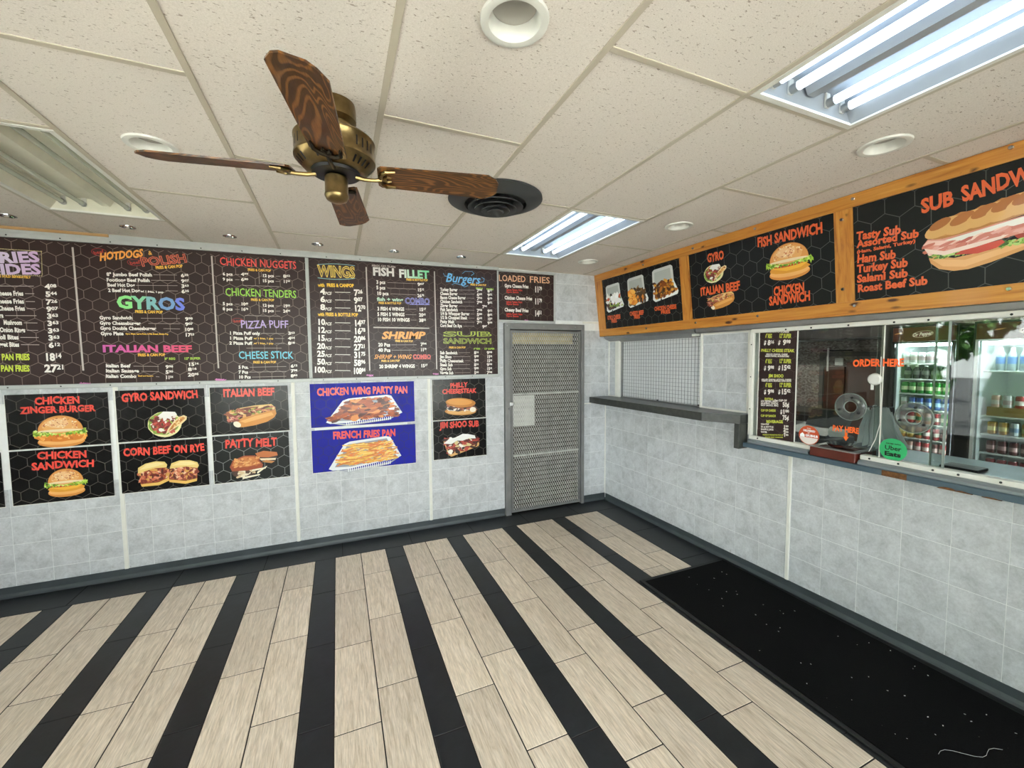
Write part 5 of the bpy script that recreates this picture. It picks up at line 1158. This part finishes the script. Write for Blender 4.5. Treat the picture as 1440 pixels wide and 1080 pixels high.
t = thing('prep_table', (1.9, -1.0, 0), 'stainless prep table in the kitchen behind the glass', 'table')
part('table_top', MB().box(1.5, 2.2, -1.35, .6, .88, .92, .004), plain('worn_steel', '4c4742', .5, .4, nscale=9, amt=.3), t)
for x, y in ((1.55, -1.3), (2.15, -1.3), (1.55, .55), (2.15, .55)): part('leg', MB().tube([(x, y, 0), (x, y, .88)], .02, 8), ALU, t)
part('back_splash', MB().box(2.17, 2.2, -1.35, .6, .921, 1.0), KDARK, t)
t = thing('white_bowl', (1.75, -.55, .92), 'small white bowl on the prep table', 'bowl'); part('bowl', MB().lathe([(.03, .0), (.07, .03), (.09, .08), (.085, .08), (.06, .03), (0, .01)], (1.75, -.55, .921), 24), PAPER, t)
t = thing('range', (2.6, -.9, 0), 'dark cooking range below the exhaust hood', 'range')
part('body', MB().box(2.55, 3.2, -.75, .5, .0, .95, .01), KDARK, t); part('griddle', MB().box(2.56, 3.19, -.74, .49, .951, .985), plain('griddle_steel', '55524e', .4, .7), t)
# black till, cup, bags near the glass
t = thing('till', (.42, -2.0, 1.037), 'black cash register on the counter behind the glass', 'cash register', fr=RWM)
part('base', MB().box(.28, .62, -2.27, -1.90, 1.038, 1.10, .01), BLACK, t)
part('keyboard', MB().prism([(.30, 1.101), (.55, 1.101), (.55, 1.17), (.30, 1.12)], -2.24, -1.94, 'y'), BLACK, t)
part('screen', MB().prism([(.50, 1.16), (.54, 1.15), (.62, 1.27), (.58, 1.28)], -2.26, -1.98, 'y'), BLACK, t)
t = thing('paper_cup', (.2, -2.42, 1.10), 'white paper cup lying on its side behind the delivery sticker', 'cup', fr=RWM)
part('cup', MB().lathe([(.0, 0), (.025, 0), (.036, .09), (.038, .092), (.034, .09), (.023, .003)], (.22, -2.41, 1.172), 24, 'y'), PAPER, t)
part('shelf_block', MB().box(.16, .30, -2.5, -2.34, 1.125, 1.16), BLACK, t) if False else None
# hanging carrier bags
t = thing('carrier_bags', (.2, -2.62, 1.12), 'bunch of white plastic carrier bags hanging behind the glass', 'bags', fr=RWM)
for j, (yy, w_, zt_, zb_, dd) in enumerate(((-2.54, .06, 1.36, 1.12, .205), (-2.57, .07, 1.38, 1.11, .225), (-2.60, .07, 1.37, 1.11, .245), (-2.62, .06, 1.34, 1.12, .265))):
    mb = MB(); nx_, nz_ = 8, 8
    for a_ in range(nz_+1):
        for b_ in range(nx_+1):
            q = a_/nz_; u = b_/nx_*2-1; wd_ = w_*(.3+.35*q)
            mb.v.append((dd+.018*math.sin(u*7+j)+.01*math.sin(q*9), yy+u*wd_-.03*q*(j-1), zt_+(zb_-zt_)*q+.008*math.sin(u*5)))
    for a_ in range(nz_):
        for b_ in range(nx_): n = a_*(nx_+1)+b_; mb.face([n, n+1, n+nx_+2, n+nx_+1], True)
    part('bag', mb, BAGM, t)
part('hook', MB().tube([(.20, -2.53, 1.375), (.27, -2.64, 1.375)], .004, 6), CHROME, t)
part('hook_stand', MB().tube([(.27, -2.64, 1.375), (.30, -2.66, 1.038)], .005, 6), BLACK, t)
single('notepad', MB().box(.30, .44, -3.02, -2.86, 1.038, 1.055, .003), BLACK, (.37, -2.94, 1.038), 'dark notepad on the counter left of the wide pane', 'notepad', fr=RWM)
t = thing('takeout_box', (.6, -3.75, 1.037), 'white foam takeaway box at the right end of the inner counter', 'box', fr=RWM)
part('base', MB().prism([(.52, 1.038), (.68, 1.038), (.70, 1.07), (.50, 1.07)], -3.62, -3.42, 'y'), PAPER, t); part('lid', MB().prism([(.50, 1.072), (.70, 1.072), (.67, 1.10), (.53, 1.10)], -3.62, -3.42, 'y'), PAPER, t)

# drinks coolers
def cooler(y0, y1, label, shelves, hd):
    t = thing('drinks_cooler', (2.9, (y0+y1)/2, 0), label, 'cooler', 'glass door coolers in the kitchen')
    xf = 2.58
    part('cabinet', MB().box(xf, 3.3, y0-.02, y0, .05, 2.02).box(xf, 3.3, y1, y1+.02, .05, 2.02).box(3.25, 3.3, y0, y1, .05, 2.02).box(xf, 3.3, y0, y1, 2.0, 2.02).box(xf, 3.25, y0, y1, .05, .3), COOLB, t)
    part('liner', MB().box(xf+.05, 3.245, y0+.001, y0+.02, .301, 1.85).box(xf+.05, 3.245, y1-.02, y1-.001, .301, 1.85).box(3.22, 3.248, y0+.02, y1-.02, .301, 1.85).box(xf+.05, 3.22, y0+.02, y1-.02, 1.835, 1.85), COOLW, t)
    hdr = part('header', MB().box(xf-.02, xf+.05, y0, y1, 1.852, 1.999, .004), COOLH, t)
    c = Cv((xf-.02, 0, 0), (0, -1, 0), (0, 0, 1)); a0 = -(y0+y1)/2+hd
    c.ell(a0, 1.925, .085, .034, 'b8a890', 28, .12); c.ell(a0, 1.925, .078, .029, '5a2c18', 28, .12); c.text('Dr Pepper', a0-.075, 1.92, a0+.075, 1.935, .035, 'e0d6c4', 'bi'); c.ell(a0-.2, 1.94, .04, .006, 'a87840', 10, .2, .3)
    c.build('logo', hdr)
    part('door_frame', MB().box(xf-.022, xf-.001, y0, y0+.022, .3, 1.85).box(xf-.022, xf-.001, y1-.022, y1, .3, 1.85).box(xf-.022, xf-.001, y0, y1, 1.835, 1.851).box(xf-.022, xf-.001, y0, y1, .28, .3), COOLW if hd else COOLB, t)
    part('door_glass', MB().box(xf-.014, xf-.010, y0+.022, y1-.022, .3, 1.835), GLASS, t)
    part('led_tube', MB().tube([(xf+.075, y0+.04, 1.815), (xf+.075, y1-.04, 1.815)], .013, 8), LED, t)
    part('led_tube', MB().tube([(xf+.022, y0+.029, .35), (xf+.022, y0+.029, 1.80)], .007, 6), LED, t)  # extra tube hidden behind the door post, added to brighten the interior
    for z in shelves: part('shelf', MB().box(xf+.10, 3.2, y0+.022, y1-.022, z-.014, z, .002), WHITE, t)
    return t
S1 = [1.62, 1.457, 1.30, 1.135, .98, .82, .66]; S2 = [1.557, 1.13, .955, .775, .6]
cooler(-2.06, -1.565, 'tall glass-door drinks cooler on the left filled with cans', S1, 0.0)
cooler(-2.80, -2.20, 'tall glass-door drinks cooler at the right with water bottles on top shelf', S2, .05)
def canmesh(col, band, key):
    mb = MB(); mb.lathe([(0, .0), (.024, 0), (.033, .010), (.033, .035)], (0, 0, 0), 14); mb.k = 1; mb.lathe([(.033, .035), (.033, .075)], (0, 0, 0), 14); mb.k = 0; mb.lathe([(.033, .075), (.033, .106), (.027, .118)], (0, 0, 0), 14); mb.k = 2; mb.lathe([(.027, .118), (.027, .122), (.024, .119), (0, .119)], (0, 0, 0), 14)
    return mesh('soda_can', mb, [plain('can_'+key, col, .3, .35), plain('band_'+key, band, .3, .35), CHROME])
CK = {'silver': ('c4c2c0', 'b59a9c'), 'green': ('2f8a34', 'd8d8b0'), 'blue': ('2c4f9a', 'a8c4dc'), 'red': ('a32228', 'd8c8c0'), 'gold': ('c08a2c', 'e8d080'), 'maroon': ('5c1c1c', 'c8a0a0'), 'orange': ('c8642a', '2f6a34'), 'pink': ('d8a898', 'e8d8d0'), 'white': ('c8ccd0', '8aa0c0')}
CM = {k: canmesh(*v, k) for k, v in CK.items()}
ORD = ['first', 'second', 'third', 'fourth', 'fifth', 'sixth', 'seventh']
def can(kind, x, y, z, where, j=0):
    o = link(bpy.data.objects.new('soda_can', CM[kind])); o.location = (x, y, z+.0005); o.rotation_euler.z = random.uniform(0, 6)
    tag(o, '%s soda can, %s from the left %s' % (kind, ORD[j], where), 'can', 'cans %s' % where)
def bottle(x, y, z, cap, body, h, where, key, idx):
    if key not in cache:
        mb = MB(); mb.lathe([(0, 0), (.028, 0), (.031, .01), (.031, h*.3)], (0, 0, 0), 14); mb.k = 1; mb.lathe([(.0315, h*.3), (.0315, h*.6)], (0, 0, 0), 14); mb.k = 0; mb.lathe([(.031, h*.6), (.028, h*.7), (.012, h*.9)], (0, 0, 0), 14); mb.k = 2; mb.lathe([(.014, h*.88), (.014, h), (0, h)], (0, 0, 0), 12)
        cache[key] = mesh('drink_bottle', mb, [body, plain('label_'+key, cap, .5), PAPER])
    o = link(bpy.data.objects.new('drink_bottle', cache[key])); o.location = (x, y, z+.0005)
    tag(o, ORD[idx]+' '+where, 'bottle', where.replace(' from the left', 's'))
rows = [(0, ['silver']*7), (2, ['green']*7), (3, ['silver', 'blue', 'blue', 'blue', 'blue', 'blue', 'blue'][::1]), (4, ['red', 'red', 'orange', 'orange', 'red', 'green', 'red'][::1]), (5, ['gold', 'gold', 'orange', 'red', 'red', 'maroon', 'red']), (6, ['red', 'pink', 'red', 'red', 'maroon', 'red', 'red'])]
ord_ = {0: 'on the top shelf of the left cooler', 2: 'on the third shelf of the left cooler', 3: 'on the fourth shelf of the left cooler', 4: 'on the fifth shelf of the left cooler', 5: 'on the sixth shelf of the left cooler', 6: 'on the bottom shelf of the left cooler'}
for si, ks in rows:
    for j, kd in enumerate(ks): can(kd, 2.725, -1.622-j*.0672, S1[si], ord_[si], j)
DKB = plain('dark_drink', '2c2c26', .2)
for j in range(6): bottle(2.725, -1.64-j*.074, S1[1], '6a6a62', DKB, .145, 'dark bottle from the left on the second shelf of the left cooler', 'dk', j)
WPL = plain('water_plastic', 'a9b4ba', .15)
for j in range(6): bottle(2.73, -2.315-j*.075, S2[0], '6f8fc8', WPL, .215, 'water bottle from the left on the top shelf of the right cooler', 'wt', j)
t = thing('cardboard_tray', (2.72, -2.42, S2[1]), 'brown cardboard tray holding cans in the right cooler', 'tray')
part('tray_wall', MB().box(2.68, 2.69, -2.58, -2.26, S2[1]+.001, S2[1]+.085).box(2.90, 2.91, -2.58, -2.26, S2[1]+.001, S2[1]+.085).box(2.69, 2.90, -2.58, -2.57, S2[1]+.001, S2[1]+.085).box(2.69, 2.90, -2.27, -2.26, S2[1]+.001, S2[1]+.085).box(2.69, 2.9, -2.57, -2.27, S2[1]+.001, S2[1]+.075), CARD, t)
for j, kd in enumerate(('pink', 'silver', 'red', 'red')): can(kd, 2.73, -2.305-j*.075, S2[1]+.076, 'in the cardboard tray of the right cooler', j)
for j, kd in enumerate(('gold', 'gold', 'white', 'gold', 'gold', 'orange')): can(kd, 2.73, -2.29-j*.072, S2[2], 'below the cardboard tray in the right cooler', j)
for j in range(6): can('maroon', 2.73, -2.29-j*.072, S2[3], 'on the fourth shelf of the right cooler', j)
for j in range(6): can('red', 2.73, -2.29-j*.072, S2[4], 'on the bottom shelf of the right cooler', j)
struct('wall_kitchen_partition', MB().box(2.55, 3.34, -1.50, -1.47, 0, 2.3), KWALL)

# ================================================================== OTHER WALLS, WINDOWS, OUTSIDE
struct('wall_left', MB().box(XL-.12, XL, -.3, .12, 0, 2.8).box(XL-.12, XL, YN, -.3, 0, .4).box(XL-.12, XL, YN, -.3, 2.5, 2.8).box(XL-.12, XL, YN-.12, -5.65, 0, 2.8), PLAST)
struct('wall_front', MB().box(XL, -5.35, YN-.12, YN, 0, 2.8).box(-.45, .3, YN-.12, YN, 0, 2.8).box(-5.35, -.45, YN-.12, YN, 0, .4).box(-5.35, -.45, YN-.12, YN, 2.5, 2.8), PLAST)
fm = MB()
for y in (-.32, -2.1, -3.9, -5.63): fm.box(XL-.09, XL-.03, y-.03, y+.03, .4, 2.5)
fm.box(XL-.09, XL-.03, -5.63, -.32, .4, .46).box(XL-.09, XL-.03, -5.63, -.32, 2.44, 2.5)
w1 = struct('window_1', fm, ALU); part('pane', MB().box(XL-.062, XL-.058, -5.6, -.35, .46, 2.44), GLASS, w1)
fm = MB()
for x in (-5.33, -3.7, -2.1, -.47): fm.box(x-.03, x+.03, YN-.09, YN-.03, .4, 2.5)
fm.box(-5.33, -.47, YN-.09, YN-.03, .4, .46).box(-5.33, -.47, YN-.09, YN-.03, 2.44, 2.5)
w2 = struct('window_2', fm, ALU); part('pane', MB().box(-5.3, -.5, YN-.062, YN-.058, .46, 2.44), GLASS, w2)
struct('ground', MB().box(-9.9, 30, -40, 20, -.3, -.13), ASPH); struct('street', MB().box(-45, -9.91, -40, 30, -.32, -.16), plain('added_dark_asphalt', '4f4f50', .95, nscale=2, amt=.2))  # far ground added in a dark tone to dim the service window reflection
def tree(x, y, h, r, label):
    t = thing('tree', (x, y, -.13), label, 'tree', 'trees outside the windows')
    part('trunk', MB().tube([(x, y, -.13), (x+.1, y, h*.4), (x, y+.1, h*.7)], [.22, .16, .08], 8), BARK, t)
    mb = MB(); rs = random.Random(int(x*10))
    for _ in range(420):
        a, b_ = rs.uniform(0, 2*PI), rs.uniform(-1, 1); q = r*rs.uniform(.35, 1)**.5; s_ = math.sqrt(1-b_*b_); c_ = Vector((x+q*s_*math.cos(a), y+q*s_*math.sin(a), h*.7+q*b_*.9))
        u = Vector((rs.uniform(-1, 1), rs.uniform(-1, 1), rs.uniform(-1, 1))).normalized(); v_ = u.orthogonal().normalized(); k = rs.uniform(.18, .4)
        mb.quad(c_-u*k, c_+v_*k*.6, c_+u*k, c_-v_*k*.6)
    part('crown', mb, LEAF, t, kind='stuff')
for x, y, h, r, l_ in ((-8.9, 1.2, 1.4, 1.05, 'low shrub added outside to darken the glass reflection, nearest the menu wall'), (-9.0, 4.0, 1.4, 1.05, 'low shrub added outside to darken the glass reflection, beyond the menu wall corner'), (-9.0, -1.7, 1.4, 1.05, 'low shrub added to darken the glass reflection, outside the middle of the left window'),  # shrubs added to cover a bright streak reflected in the service window
        (-14, -3, 5, 2.3, 'leafy tree outside the left window, nearest the street corner'), (-14, 2.3, 5, 2.3, 'leafy tree outside the left window in the middle of the near row'), (-14, 7.6, 5, 2.3, 'leafy tree outside at the far end of the near row'),
        (-21, -4.6, 8, 4.2, 'large tree added in a far row to fill reflection gaps, left end'), (-21, 4.6, 8, 4.2, 'large tree added in a far row to fill reflection gaps, middle'), (-21, 13.8, 8, 4.2, 'large tree added in a far row to fill reflection gaps, right end'), (-6, -15, 5, 2.4, 'leafy tree outside the front window')): tree(x, y, h, r, l_)  # far row added to fill sky gaps in the glass reflection
